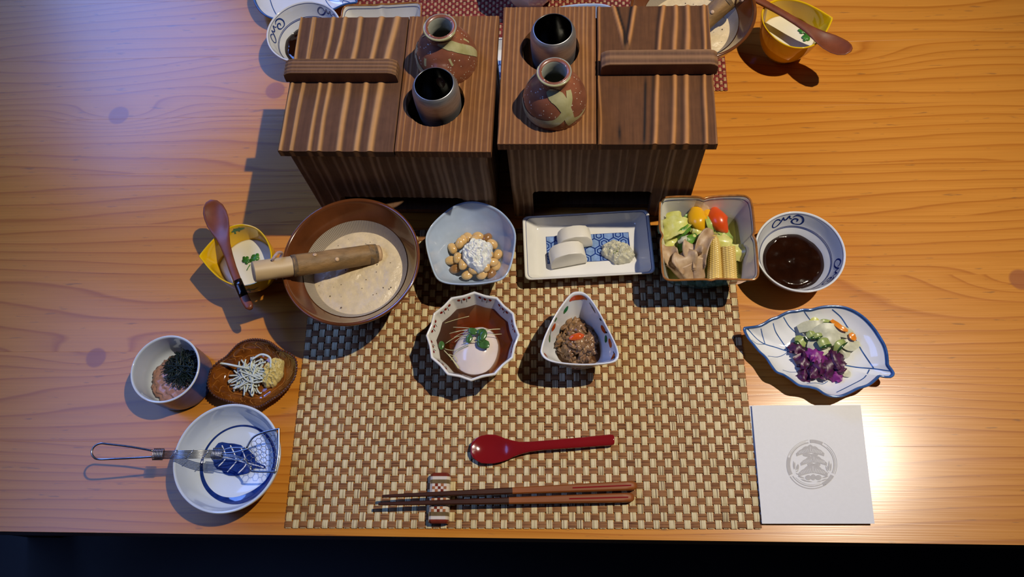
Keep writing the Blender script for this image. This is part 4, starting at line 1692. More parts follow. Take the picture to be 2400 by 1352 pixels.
vsheet([(430, 450, .037), (520, 490, .041), (600, 590, .037)], [.004, .006, .0035], M['cabbage'], 'pale cabbage strip arching in the middle of the vegetables', 'cabbage', 'cabbage_piece', .0014, -.003, .003, 21)
vsheet([(360, 430, .034), (410, 350, .037), (440, 290, .038)], [.003, .0065, .0055, .002], M['greens'], 'short green stalk left of the yellow pepper', 'leaf green', 'green_stalk', .003, .002, .001, 3)
vsheet([(250, 640, .034), (310, 570, .041), (380, 500, .0435), (430, 455, .040)], [.002, .0055, .0055, .002], M['greens'], 'long dark green leaf strip lying on the cabbage', 'leaf green', 'green_leaf_strip', .0010, .0015, .004, 6)
vsheet([(265, 790, .030), (340, 710, .040), (440, 630, .043), (520, 560, .041)], [.002, .006, .006, .003], M['greens'], 'green leaf strip running above the mushroom caps', 'leaf green', 'green_leaf_strip', .0010, .0015, .004, 8)
vsheet([(280, 660, .041), (350, 620, .0445), (430, 575, .042)], [.003, .0055, .003], M['pickle_white'], 'glassy white leek piece between two green strips', 'leek', 'leek_piece', .0018, -.003, .001, 12)
vsheet([(430, 690, .037), (520, 640, .041), (580, 590, .038)], [.003, .0065, .004], M['cabbage'], 'yellow leaf tip behind the mushroom stem', 'cabbage', 'cabbage_piece', .0014, .002, .003, 31)
vsheet([(690, 335, .040), (720, 420, .0415), (740, 520, .035)], [.008, .0085, .007], M['stem_green'], 'pale green leaf stalk between the two peppers', 'leaf green', 'green_stalk', .003, .004, .001, 2)
vsheet([(790, 500, .032), (870, 540, .036), (930, 620, .032), (960, 690, .028)], [.004, .007, .006, .003], M['stem_green'], 'green leaf edge below the red pepper', 'leaf green', 'green_leaf_strip', .0016, .003, .003, 41)
vsheet([(820, 570, .036), (860, 640, .041), (850, 730, .037)], [.008, .011, .008], M['cabbage'], 'yellow cabbage heart piece behind the baby corn', 'cabbage', 'cabbage_piece', .003, -.002, .002, 44)
vsheet([(1040, 700, .030), (1060, 780, .033), (1040, 900, .027)], [.005, .008, .005], M['cabbage'], 'yellow leaf flap to the right of the baby corn', 'cabbage', 'cabbage_piece', .0014, .003, .003, 47)
vsheet([(520, 210, .040), (540, 300, .0445), (570, 400, .045), (610, 500, .038)], [.0075, .0115, .0115, .009, .004], M['yellow_pepper'], 'yellow pepper piece standing at the back of the square bowl', 'pepper', 'yellow_pepper_piece', .005, -.005, .001, 1)
vsheet([(690, 250, .036), (680, 310, .039), (660, 370, .036)], [.007, .009, .007], M['yellow_pepper'], 'smaller yellow pepper piece tucked behind the green stalk', 'pepper', 'yellow_pepper_piece', .004, -.003, .0, 2)
vsheet([(755, 220, .038), (800, 300, .0445), (860, 410, .044), (915, 520, .036)], [.005, .011, .0115, .009, .003], M['red_pepper'], 'orange-red pepper strip at the back right of the vegetables', 'pepper', 'red_pepper_piece', .005, -.005, .0, 3)


def mushroom(stem, cap, wst, wcap, label, seed):
    """stem and cap are one body: a trumpet that flattens into a curled cap"""
    sp = [vpt(*q_) for q_ in stem + cap]
    w = [x * 0.72 for x in wst + wcap]
    base = sp[0].copy()
    root = thing('oyster_mushroom', (base.x, base.y, MAT_TOP + 0.01), label, 'mushroom', G)
    k = len(stem)
    ro = Vector(root.location)
    v_, f_ = sheet_vf([q_ - ro for q_ in sp[:k + 1]], w[:k + 1], 0.006, -0.002, nx=8, ruff=0.001, seed=seed)
    mesh('mushroom_stem', v_, f_, M['mushroom'], root)
    v_, f_ = sheet_vf([q_ - ro for q_ in sp[k - 1:]], w[k - 1:], 0.0028, 0.005, nx=10, ruff=0.004, rf=200.0, seed=seed + 3)
    mesh('mushroom_cap', v_, f_, M['mushroom'], root)
    return root


mushroom([(560, 1150, .026), (545, 1000, .036)], [(560, 860, .042), (600, 700, .046), (660, 590, .046), (740, 550, .042)], [.009, .0085], [.009, .0095, .0095, .005],
         'tall grey oyster mushroom leaning on the taller baby corn', 1)
mushroom([(440, 1150, .026), (400, 1040, .035)], [(380, 960, .041), (350, 880, .045), (310, 820, .042)], [.007, .009], [.014, .018, .008],
         'wide capped oyster mushroom in the middle of the front row', 2)
mushroom([(350, 1130, .026), (260, 1000, .034)], [(190, 900, .039), (150, 810, .042), (140, 730, .040)], [.005, .007], [.0105, .0115, .009],
         'oyster mushroom with upturned cap at the left wall', 3)
mushroom([(470, 900, .036), (465, 860, .040)], [(455, 800, .044), (460, 745, .046), (470, 700, .044)], [.008, .010], [.0125, .014, .012],
         'small folded oyster mushroom cap behind the front row', 4)


def corn(p0, p1, r0, r1, label, open_top):
    a, b = vpt(*p0), vpt(*p1)
    ax_ = b - a
    L_ = ax_.length
    root = thing('baby_corn', a, label, 'baby corn', G)
    root.rotation_euler = ax_.to_track_quat('Z', 'Y').to_euler()
    vs_, fs = [], []
    rows, m = 110, 96
    for i in range(rows + 1):
        u = i / rows
        r = r0 + (r1 - r0) * u
        if not open_top:
            r *= math.sqrt(max(0.0, 1 - clamp((u - 0.72) / 0.29) ** 2))
        for k in range(m):
            th = 2 * PI * k / m
            q_ = th / (2 * PI) * 14
            odd = int(q_) % 2
            g = abs(math.sin(PI * q_)) ** 0.6 * abs(math.sin(PI * (u * L_ / 0.0021 + 0.5 * odd))) ** 0.6
            rr = r * (0.90 + 0.10 * g)
            vs_.append((rr * math.cos(th), rr * math.sin(th), u * L_))
    for i in range(rows):
        for k in range(m):
            l = (k + 1) % m
            fs.append([i * m + k, i * m + l, (i + 1) * m + l, (i + 1) * m + k])
    fs.append(list(range(m))[::-1])
    fs.append([rows * m + k for k in range(m)])
    mesh('cob', vs_, fs, M['corn'], root)
    return root


corn((760, 1165, .026), (755, 565, .047), 0.0080, 0.0055, 'taller baby corn cob with pointed top in the square bowl', False)
corn((955, 1150, .026), (930, 715, .040), 0.0080, 0.0078, 'shorter cut baby corn cob at the right of the vegetables', True)


# ------------------------------------------------------------------ round bowl with dark miso
def scroll_lines(v, th0, t0, sa, st_, w):
    A = [(-.45, -.02), (-.55, .12), (-.75, .18), (-.95, .0), (-1.0, -.2), (-.85, -.35), (-.6, -.3), (-.4, -.1), (-.3, .1), (-.27, .2), (-.2, -.02), (-.1, -.05), (0, .05), (.1, .25),
         (.15, .02), (.28, -.02)]
    B = [(.33, .1), (.55, .3), (.85, .15), (1.0, -.15), (.85, -.4), (.5, -.4), (.3, -.2), (.45, -.02), (.65, -.08), (.62, -.22)]
    out = []
    for pts in (A, B):
        cp = catmull([(x, y, 0) for x, y in pts], 4)
        ws = [w * (0.6 + 0.6 * abs(math.sin(i * 0.17))) for i in range(len(cp))]
        out.append(([(th0 - q_.x * sa, t0 - q_.y * st_) for q_ in cp], ws))
    return out


sz = 0.039
scn = P(1875, 588, sz)
sauce_bowl = thing('sauce_bowl', (scn.x, scn.y, 0), 'small white bowl with blue scrolls holding dark miso, right of the square bowl', 'bowl')
so = [(0, 0.003), (0.44, 0.003), (0.47, 0.0), (0.50, 0.003), (0.62, 0.007), (0.80, 0.018), (0.93, 0.030), (0.99, 0.037), (1.0, sz)]
si = [(0.985, sz + 0.0008), (0.955, sz - 0.0002), (0.93, 0.036), (0.84, 0.0245), (0.76, 0.0180), (0.60, 0.0085), (0.4, 0.006), (0, 0.0055)]
sv = Vessel(sauce_bowl, so, si, M['white'], M['white'], None, 0.0445, sz)
sv.ring(0.20, 0.0006, M['blue_line'])
sv.ring(0.475, 0.0007, M['blue_line'])
sv.ring(0.505, 0.0009, M['blue_line'])
for a in (99, -32, 214):
    sv.paint(scroll_lines(sv, d2r(a), 0.34, 0.42, 0.21, 0.0016), M['blue_line'], 'painted_scroll')


def miso_obj(loc, rz, label):
    root = thing('miso_sauce', loc, label, 'sauce', 'miso sauces', rz)
    vv, ff = [], []
    nr, na = 20, 72
    for i in range(nr + 1):
        for k in range(na):
            th = 2 * PI * k / na
            r = 0.0318 * (1 + 0.012 * nz(math.cos(th) * 5, math.sin(th) * 5, 1)) * i / nr
            x, y = r * math.cos(th), r * math.sin(th)
            e = sstep(0.85, 1, i / nr)
            vv.append((x, y, 0.0152 + 0.0011 * nz(x * 75, y * 75, 3) + 0.0003 * nz(x * 220, y * 220, 7) - 0.002 * e))
    for i in range(nr):
        for k in range(na):
            l = (k + 1) % na
            ff.append([i * na + k, (i + 1) * na + k, (i + 1) * na + l, i * na + l])
    b0_ = len(vv)
    for k in range(na):
        th = 2 * PI * k / na
        vv.append((0.022 * math.cos(th), 0.022 * math.sin(th), 0.0066))
    for k in range(na):
        l = (k + 1) % na
        ff.append([nr * na + k, b0_ + k, b0_ + l, nr * na + l])
    ff.append([b0_ + k for k in range(na)][::-1])
    mesh('sauce_pool', vv, ff, M['miso'], root)
    return root


miso = miso_obj((scn.x, scn.y, 0), 0, 'thick glossy dark brown miso in the near scroll bowl')

# ------------------------------------------------------------------ leaf plate with pickles
lz = 0.021
lc = P(1925, 825, lz)
leaf = thing('leaf_plate', (lc.x, lc.y, 0), 'white leaf-shaped plate with blue rim and veins, pickles on it, above the paper napkin', 'plate')
LR = outline_R([(1741, 769), (1757, 766), (1775, 763), (1790, 756), (1805, 747), (1820, 742), (1834, 735), (1848, 729), (1866, 727), (1882, 724), (1900, 724), (1920, 719), (1940, 716),
                (1963, 716), (1985, 720), (2008, 730), (2030, 746), (2050, 768), (2066, 792), (2076, 810), (2081, 828), (2083, 846), (2084, 856), (2093, 868), (2097, 877), (2090, 884), (2076, 884), (2066, 880), (2056, 889),
                (2038, 903), (2014, 911), (1990, 923), (1970, 930), (1950, 930), (1932, 924), (1915, 913), (1896, 908), (1872, 904), (1852, 890), (1835, 879), (1818, 872), (1805, 856),
                (1793, 838), (1776, 822), (1763, 806), (1750, 790)], lz, lc, 5)
LR0 = 0.05
lo_ = [(0, 0.003), (0.46, 0.003), (0.48, 0.0), (0.52, 0.003), (0.70, 0.008), (0.88, 0.0145), (0.98, 0.0195), (1.0, lz)]
li_ = [(0.985, lz + 0.0006), (0.95, 0.0195), (0.85, 0.0145), (0.70, 0.0095), (0.5, 0.0066), (0.25, 0.006), (0, 0.006)]
lv = Vessel(leaf, lo_, li_, M['white'], M['white'], LR, LR0, 0.0001, n=260)
lv.h = lz
rim_tube(lv, 0.0012, M['blue_rim'], 'blue_rim', 260, 0.0, 0.985)
lv.h = 0.0001
lv.ring(0.11, 0.0018, M['blue_rim'], 'blue_rim_wash', n=260)


def leaf_line(pts):
    out = []
    for q_ in catmull([(x, y, 0) for x, y in pts], 7):
        px, py = 1700 + q_.x * 420 / 1032, 690 + q_.y * 550 / 1352
        zz = 0.008
        for _ in range(6):
            w_ = P(px, py, zz) - Vector((lc.x, lc.y, 0))
            th = math.atan2(w_.y, w_.x)
            s_ = w_.length if False else math.hypot(w_.x, w_.y) / LR(th)
            t_ = min(range(len(lv.ip)), key=lambda i: abs(lv.ip[i][0] - s_))
            # interpolate along the profile
            i = 0
            while i < len(lv.ip) - 2 and lv.ip[i + 1][0] > s_:
                i += 1
            a_, b_ = lv.ip[i], lv.ip[i + 1]
            f_ = clamp((a_[0] - s_) / max(a_[0] - b_[0], 1e-6))
            zz = a_[1] + (b_[1] - a_[1]) * f_
        out.append((th, (i + f_) / (len(lv.ip) - 1)))
    return out


veins = [([(125, 195), (180, 255), (225, 285), (290, 305), (360, 328), (440, 350)], .0010), ([(690, 408), (760, 420), (850, 427), (950, 440)], .0011),
         ([(205, 195), (215, 240), (228, 285)], .0008), ([(150, 262), (185, 285), (225, 287)], .0006), ([(275, 165), (290, 215), (325, 270), (362, 322)], .0009),
         ([(335, 130), (365, 180), (405, 220)], .0009), ([(455, 98), (480, 135), (500, 160)], .0009), ([(615, 85), (665, 130), (705, 190), (750, 260), (790, 330), (855, 425)], .0011),
         ([(245, 355), (300, 360), (340, 345), (362, 325)], .0006), ([(330, 435), (370, 447), (412, 447)], .0005), ([(830, 432), (800, 480), (730, 520), (640, 565)], .0011), ([(470, 513), (520, 510), (560, 516), (590, 500)], .0007)]
lv.paint([(leaf_line(p_), w_) for p_, w_ in veins], M['blue_rim'], 'painted_vein')
leaf_parts_done = True


def lpt(x, y, z):
    return P(1820 + x / 7.117, 730 + y / 7.116, z)


GP = 'pickles on the leaf plate'


def pick(name, pts, widths, mat, label, cat, thick=.0016, curl=0.0015, ruff=0.0, seed=0.0, up=(0, 0, 1), twist=0.0):
    widths = [w_ * {'radish_slice': 0.78, 'purple_pickle': 0.88}.get(name, 0.62) for w_ in widths]
    return food(name, sheet_vf([lpt(*q_) for q_ in pts], widths, thick, curl, up, 8, ruff, 350.0, seed, twist=twist), mat, label, cat, GP)


pick('radish_slice', [(360, 300, .0125), (520, 250, .0155), (720, 240, .017), (880, 200, .014)], [.005, .007, .007, .003], M['pickle_white'], 'long white radish slice at the upper left of the pickles', 'pickle', .002, .001)
pick('radish_slice', [(620, 330, .017), (800, 290, .020), (1000, 320, .019), (1200, 380, .015), (1260, 450, .012)], [.003, .0075, .008, .007, .003], M['pickle_white'], 'white radish slice arching beside the carrot', 'pickle', .0025, .001, 0, 4)
pick('radish_slice', [(700, 380, .0195), (880, 430, .0215), (1050, 420, .019)], [.006, .011, .006], M['pickle_white'], 'thick white radish slice on top of the pickle heap', 'pickle', .0025, -.002, 0, 9)
pick('radish_slice', [(520, 520, .014), (680, 560, .016), (850, 650, .015), (980, 740, .011)], [.006, .013, .0125, .005], M['pickle_white'], 'wide bluish white radish slice in front of the cucumber', 'pickle', .002, -.002, 0, 12)
pick('radish_slice', [(1080, 530, .015), (1220, 560, .015), (1380, 540, .011)], [.005, .0085, .003], M['pickle_white'], 'white radish slice at the right end of the heap', 'pickle', .002, .001, 0, 15)
pick('radish_slice', [(1060, 700, .011), (1120, 680, .013), (1180, 640, .012)], [.005, .0085, .005], M['pickle_white'], 'small cream radish slice beside the dark purple pickle', 'pickle', .002, .001, 0, 18)
pick('radish_slice', [(1090, 1040, .0085), (1150, 1010, .009), (1190, 980, .009)], [.004, .0075, .004], M['pickle_white'], 'lone pale radish slice right of the purple pickles', 'pickle', .002, .001, 0, 21)


def cucumber(pts, w, label, up, seed=0.0, thick=.0035):
    sp = [lpt(*q_) for q_ in pts]
    w = [x * 0.66 for x in w]
    b_ = sp[0].copy()
    root = thing('cucumber_slice', b_, label, 'pickle', GP)
    sp = [q_ - b_ for q_ in sp]
    mesh('flesh', *sheet_vf(sp, w, thick, .0008, up, 6, 0, 300, seed), M['pickle_green'], root)
    off = Vector((0, 0, 0.0003))
    u_ = Vector(up).normalized()
    tg = (sp[-1] - sp[0]).normalized()
    sd_ = tg.cross(u_).normalized() * (max(w) * 0.82)
    mesh('skin', *sheet_vf([q_ + sd_ + off for q_ in sp], [x * 0.30 for x in w], thick * 1.15, .0005, up, 4, 0, 300, seed), M['pickle_skin'], root)


cucumber([(360, 420, .010), (400, 480, .0125), (500, 560, .010)], [.004, .009, .005], 'dark green cucumber slice at the left of the pickles', (0, 0, 1))
cucumber([(500, 400, .017), (570, 390, .019), (620, 360, .018)], [.0035, .0065, .003], 'cucumber slice with a thin skin curl left of centre', (0, 0, 1), 4)
cucumber([(600, 430, .019), (680, 410, .0205), (740, 380, .020)], [.002, .0045, .002], 'narrow cucumber piece over the white radish', (0, 0, 1), 5)
cucumber([(700, 560, .0195), (770, 530, .021), (850, 510, .0195)], [.005, .0075, .006], 'pale green cucumber cube in the centre of the heap', (0, 0, 1), 7, .006)
cucumber([(960, 660, .015), (1030, 560, .0195), (1120, 490, .018)], [.002, .006, .003], 'cucumber slice with dark skin at the right of the heap', (0, 0, 1), 9)
cucumber([(690, 195, .014), (780, 170, .0155), (880, 170, .014)], [.002, .0035, .002], 'thin cucumber strip at the back of the pickles', (0, 0, 1), 11)
cucumber([(890, 210, .0145), (940, 240, .0165), (990, 270, .0145)], [.002, .0035, .002], 'small cucumber strip beside the carrot', (0, 0, 1), 13)
pick('cabbage_pickle', [(560, 180, .0115), (630, 160, .013), (700, 190, .0115)], [.004, .006, .004], M['cabbage'], 'small yellow cabbage pickle at the back of the heap', 'pickle', .002, .001, .001, 3)
pick('carrot_strip', [(915, 155, .0175), (1000, 220, .0205), (1090, 285, .0215), (1180, 325, .0205)], [.003, .0042, .0038, .002], M['carrot'], 'long orange carrot strip at the upper right of the pickles', 'pickle', .0025, .0005)
pick('carrot_strip', [(1225, 365, .0190), (1265, 420, .0190), (1310, 465, .0165)], [.003, .0055, .003], M['carrot'], 'short orange carrot strip end at the right', 'pickle', .0025, .0005)
PURP = [([(215, 640, .009), (330, 600, .0135), (470, 650, .0125)], [.004, .0085, .007], 'purple', 'dark purple pickle at the far left'),
        ([(480, 700, .014), (620, 700, .0185), (740, 790, .018), (800, 850, .014)], [.005, .0095, .0085, .004], 'purple_hi', 'bright magenta pickle at the top of the purple pile'),
        ([(330, 860, .009), (420, 820, .0155), (540, 880, .0145)], [.005, .0105, .007], 'purple', 'crinkled purple pickle at the left of the pile'),
        ([(360, 1000, .008), (470, 1040, .013), (600, 1110, .009)], [.006, .011, .006], 'purple', 'dark purple pickle at the lower left of the pile'),
        ([(540, 960, .013), (640, 980, .0175), (720, 1060, .0135)], [.006, .0105, .006], 'purple', 'purple pickle in the front middle'),
        ([(740, 980, .013), (850, 960, .0175), (930, 1080, .0115)], [.007, .0125, .007], 'purple', 'folded purple pickle at the front right'),
        ([(900, 1130, .0085), (1000, 1060, .013), (1080, 990, .010)], [.004, .0085, .005], 'purple_hi', 'purple pickle with a pink lower edge'),
        ([(860, 840, .014), (980, 800, .018), (1110, 760, .013)], [.005, .0125, .007], 'purple', 'almost black purple pickle at the upper right of the pile'),
        ([(950, 930, .012), (1050, 930, .0145), (1110, 900, .010)], [.005, .0085, .005], 'purple', 'dark purple pickle below the black one'),
        ([(600, 880, .0155), (720, 890, .0185), (820, 900, .0155)], [.006, .0105, .006], 'purple', 'deep purple pickle in the middle of the pile')]
for i, (a_, w_, m_, lab) in enumerate(PURP):
    pick('purple_pickle', a_, w_, M[m_], lab, 'pickle', .0020, -.002, .007, 50 + i * 3.3)

# ------------------------------------------------------------------ twelve-sided bowl with poached egg
ez = 0.047
ec = P(1108, 786, ez + MAT_TOP)
eggb = thing('twelve_sided_bowl', (ec.x, ec.y, MAT_TOP), 'white twelve-sided bowl with red dots holding a poached egg in brown broth', 'bowl')


def twelve(th):
    a = (th + d2r(0)) % (PI / 6) - PI / 12
    return 0.0455 * (0.957 + 0.055 * abs(a / (PI / 12)) ** 1.6)


eo = [(0, 0.004), (0.44, 0.004), (0.48, 0.0), (0.51, 0.004), (0.64, 0.010), (0.82, 0.024), (0.94, 0.037), (0.985, 0.044), (1.0, ez)]
ei = [(0.98, ez + 0.0012), (0.945, ez + 0.0004), (0.92, 0.044), (0.86, 0.036), (0.76, 0.024), (0.58, 0.012), (0.35, 0.0075), (0, 0.007)]
ev = Vessel(eggb, eo, ei, M['white'], M['cream'], twelve, 0.0445, ez, pw=0.25, n=192)
marks, stems = [], []
for k in range(12):
    c_ = PI / 12 + k * PI / 6
    for j, da in enumerate((-0.13, 0.0, 0.13)):
        marks.append(([(c_ + da - 0.034, .262), (c_ + da - 0.017, .27), (c_ + da, .278), (c_ + da + 0.017, .286), (c_ + da + 0.034, .294)], [.0010, .0028, .0034, .0028, .0010]))
    for da in (-0.065, 0.065):
        stems.append(([(c_ + da, .27), (c_ + da + 0.015, .38)], .0005))
ev.paint(marks, M['red_paint'], 'painted_dots')
ev.paint(stems, M['black_paint'], 'painted_strokes')
fill_liquid((ec.x, ec.y, MAT_TOP), ev, 0.0315, M['soy_broth'], 'soy_broth', 'clear dark brown broth around the poached egg', 'broth')
eggp = P(1117, 822, 0.030 + MAT_TOP)
vv, ff = blob_vf((0, 0, 0), (0.0235, 0.0272, 0.0165), 0.035, 1.4, 3.0, 4)
vv = [Vector((p_.x * (1 - 0.10 * p_.y / 0.0272), p_.y, p_.z)) for p_ in vv]
tag(mesh('poached_egg', vv, ff, M['egg'], None, (eggp.x, eggp.y, 0.0248 + MAT_TOP), rz=d2r(-22)), 'smooth white poached egg lying in the brown broth', 'egg')


def ept(x, y, z):
    return P(1000 + x / 5.633, 670 + y / 5.633, z + MAT_TOP + (0.0027 if z > 0.0345 else 0.0))


def sprout(pts, leaves, label, r=0.00042):
    sp = [ept(*q_) for q_ in pts]
    b_ = sp[0].copy()
    root = thing('radish_sprout', b_, label, 'sprout', 'sprouts on the egg')
    mesh('stem', *tube_vf(catmull([q_ - b_ for q_ in sp], 6), r, 6), M['sprout_stem'], root)
    for (x, y, z, a, s) in leaves:
        c_ = ept(x, y, z) - b_
        vv_2 = []
        rot = Matrix.Rotation(d2r(a), 3, 'Z')
        v_, f_ = blob_vf((0, 0, 0), (0.0052 * s, 0.0036 * s, 0.0010), 0.12, 1.5, a, 2)
        v_ = [rot @ Vector((q_.x, q_.y, q_.z + 14 * q_.x * q_.x)) + c_ for q_ in v_]
        mesh('seed_leaf', v_, f_, M['sprout_leaf'], root)


sprout([(970, 568, .0385), (860, 575, .0405), (760, 600, .042), (690, 620, .0425)], [(610, 598, .0425, -25, 1.0), (720, 605, .0432, 10, .95)], 'sprout with two leaves at the top of the garnish')
sprout([(480, 755, .0385), (580, 740, .041), (680, 735, .0425)], [(745, 765, .0425, -20, 1.35), (725, 680, .0432, 60, 1.15)], 'sprout with the largest rounded leaf on the egg')
sprout([(640, 700, .041), (700, 690, .0425), (740, 650, .0430)], [(745, 655, .0438, 70, 1.1), (560, 695, .0412, 80, .9)], 'sprout with a dark leaf at the left of the garnish')
sprout([(420, 1090, .0335), (330, 960, .034), (230, 850, .0335)], [(195, 785, .0335, 95, .9)], 'single sprout floating at the left of the broth')
thr = [[(350, 545, .035), (560, 555, .0395), (760, 575, .0415), (960, 570, .0385)], [(300, 630, .0345), (450, 590, .038), (600, 600, .041), (780, 640, .0415), (990, 635, .0375)],
       [(360, 680, .035), (480, 620, .039), (640, 620, .0415)], [(250, 760, .0335), (400, 670, .037), (560, 650, .041), (800, 600, .041)], [(370, 740, .036), (480, 660, .0395), (620, 640, .0415)],
       [(240, 830, .0335), (350, 850, .035), (470, 800, .038), (620, 720, .041)], [(430, 1080, .034), (290, 900, .0335)], [(320, 980, .0335), (420, 850, .037), (560, 780, .040)],
       [(240, 490, .0335), (400, 440, .0335), (560, 400, .0335)], [(380, 610, .036), (560, 570, .0405), (720, 580, .0415)], [(300, 900, .0335), (380, 940, .035), (400, 1000, .0345)]]
acc = ([], [])
b_ = ept(640, 640, 0.034)
for t_ in thr:
    add(acc, tube_vf(catmull([ept(*q_) - b_ for q_ in t_], 6), 0.00032, 6))
tag(mesh('sprout_threads', acc[0], acc[1], M['sprout_stem'], None, b_), 'thin pale leafless sprout stems draped over the poached egg', 'sprout', kind='stuff')

# ------------------------------------------------------------------ three-cornered bowl with beef
tz = 0.052
tcn = P(1358, 787, tz + MAT_TOP)
tri = thing('three_cornered_bowl', (tcn.x, tcn.y, MAT_TOP), 'three-cornered white bowl with painted flowers holding simmered beef', 'bowl')
TR_ = outline_R([(1354, 683), (1368, 685), (1383, 697), (1402, 725), (1424, 766), (1442, 802), (1450, 824), (1450, 838), (1442, 848), (1420, 853), (1380, 856), (1340, 855), (1300, 850),
                 (1278, 842), (1268, 830), (1267, 818), (1276, 788), (1294, 750), (1316, 714), (1338, 688)], tz + MAT_TOP, tcn)
to = [(0, 0.003), (0.40, 0.003), (0.44, 0.0), (0.48, 0.004), (0.62, 0.012), (0.82, 0.030), (0.95, 0.045), (0.99, 0.050), (1.0, tz)]
ti = [(0.98, tz + 0.0010), (0.945, tz), (0.915, 0.048), (0.82, 0.036), (0.66, 0.020), (0.45, 0.010), (0, 0.008)]
tv = Vessel(tri, to, ti, M['white'], M['white'], TR_, 0.038, tz, pw=0.8, n=144)


def petal(a0, t0, a1, t1, w):
    w = w * 1.35
    return ([(a0 + (a1 - a0) * k / 6, t0 + (t1 - t0) * k / 6) for k in range(7)], [w * math.sin(PI * (0.06 + 0.88 * k / 6)) ** 0.7 for k in range(7)])


def paint_each(items, mat, name, outer=False):
    for it in items:
        tv.paint([it], mat, name, outer)


paint_each([petal(d2r(78), .30, d2r(104), .33, .0050), petal(d2r(146), .40, d2r(162), .44, .0070), petal(d2r(18), .38, d2r(30), .50, .0065), petal(d2r(-2), .36, d2r(-14), .46, .006),
          petal(d2r(-26), .34, d2r(-33), .44, .0042), petal(d2r(206), .3, d2r(212), .4, .003)], M['orange_paint'], 'painted_petal')
paint_each([petal(d2r(108), .40, d2r(118), .46, .0045), petal(d2r(138), .28, d2r(145), .36, .0035), petal(d2r(172), .40, d2r(182), .50, .003), petal(d2r(8), .44, d2r(2), .56, .004)], M['green_leaf_paint'], 'painted_leaf')
paint_each([petal(d2r(58), .38, d2r(74), .33, .0018), petal(d2r(38), .30, d2r(44), .36, .0022), petal(d2r(10), .34, d2r(20), .48, .0018), petal(d2r(-22), .40, d2r(-36), .3, .0016), petal(d2r(160), .34, d2r(174), .44, .0010)],
         M['black_paint'], 'painted_outline')
tv.paint([([(d2r(a), .80) for a in range(215, 330, 5)], .0009)], M['red_paint'], 'painted_band', outer=True)
paint_each([petal(d2r(255), .66, d2r(272), .66, .005), petal(d2r(280), .58, d2r(300), .60, .0045), petal(d2r(232), .62, d2r(246), .60, .0035)], M['orange_paint'], 'painted_petal', outer=True)
paint_each([petal(d2r(240), .72, d2r(254), .70, .003), petal(d2r(284), .70, d2r(298), .72, .003)], M['blue_wash'], 'painted_petal', outer=True)
fill_liquid((tcn.x, tcn.y, MAT_TOP), tv, 0.0155, M['beef_broth'], 'beef_gravy', 'thin brown gravy at the bottom of the three-cornered bowl', 'gravy')


def tpt(x, y, z):
    return P(1240 + x / 5.633, 670 + y / 5.633, z + MAT_TOP)


acc = ([], [])
rs = random.Random(21)
org = tpt(610, 720, 0.014)
for i in range(230):
    a, r = rs.uniform(0, 2 * PI), math.sqrt(rs.random())
    px = 620 + 265 * r * math.cos(a)
    py = 730 + (255 if math.sin(a) > 0 else 330) * r * math.sin(a)
    if px > 700 + (py - 480) * 1.1 or px < 520 - (py - 390) * 0.75:
        continue
    z = 0.016 + 0.018 * (1 - r * r) + rs.uniform(-.003, .003)
    s = rs.uniform(0.0018, 0.0042)
    rot = Matrix.Rotation(rs.uniform(0, PI), 3, 'Z') @ Matrix.Rotation(rs.uniform(-.8, .8), 3, 'X')
    add(acc, blob_vf(tpt(px, py, z) - org, (s * 1.5, s * 0.8, s * 0.55), 0.7, 2.2, i * 1.7, 2, rot))
tag(mesh('simmered_beef', acc[0], acc[1], M['beef'], None, org), 'ragged heap of brown simmered beef in the three-cornered bowl', 'beef', kind='stuff')
p = tpt(628, 672, 0.0375)
v_, f_ = blob_vf((0, 0, 0), (0.0078, 0.0037, 0.0030), 0.10, 2.0, 5, 3)
tag(mesh('red_berry', v_, f_, M['orange_paint'], None, p, rz=d2r(14)), 'shiny orange-red dried berry on top of the simmered beef', 'berry')

# ------------------------------------------------------------------ white cup with fish paste and nori
wz = 0.043
wc = P(387, 864, wz)
wcup = thing('straight_cup', (wc.x, wc.y, 0), 'white cup with navy outside holding fish paste and shredded seaweed, at the left', 'cup')
wo = [(0, 0.003), (0.70, 0.003), (0.76, 0.0), (0.88, 0.001), (0.95, 0.005), (0.975, 0.015), (0.985, 0.030), (1.0, 0.0415), (1.0, wz)]
wi = [(0.985, wz + 0.0008), (0.945, wz), (0.93, 0.040), (0.91, 0.025), (0.86, 0.012), (0.6, 0.006), (0, 0.005)]
wv = Vessel(wcup, wo, wi, M['navy'], M['blue_white'], None, 0.0345, wz)
rim_tube(wv, 0.0010, M['white'], 'white_rim', 96, -0.0004, 0.978)
wv.ring(0.47, 0.0022, M['blue_rim'], 'painted_foot_ring', outer=True)


def wpt(x, y, z):
    return P(200 + x / 2.817, 760 + y / 2.817, z)


p = wpt(565, 385, 0.014)
acc = ([], [])
add(acc, blob_vf((0, 0, 0), (0.0262, 0.0248, 0.0075), 0.16, 4.5, 2.0, 5))
tag(mesh('fish_paste', acc[0], acc[1], M['fish_paste'], None, (wc.x + 0.0005, wc.y - 0.002, 0.0135)), 'pink minced fish paste in the white and navy cup', 'fish paste')


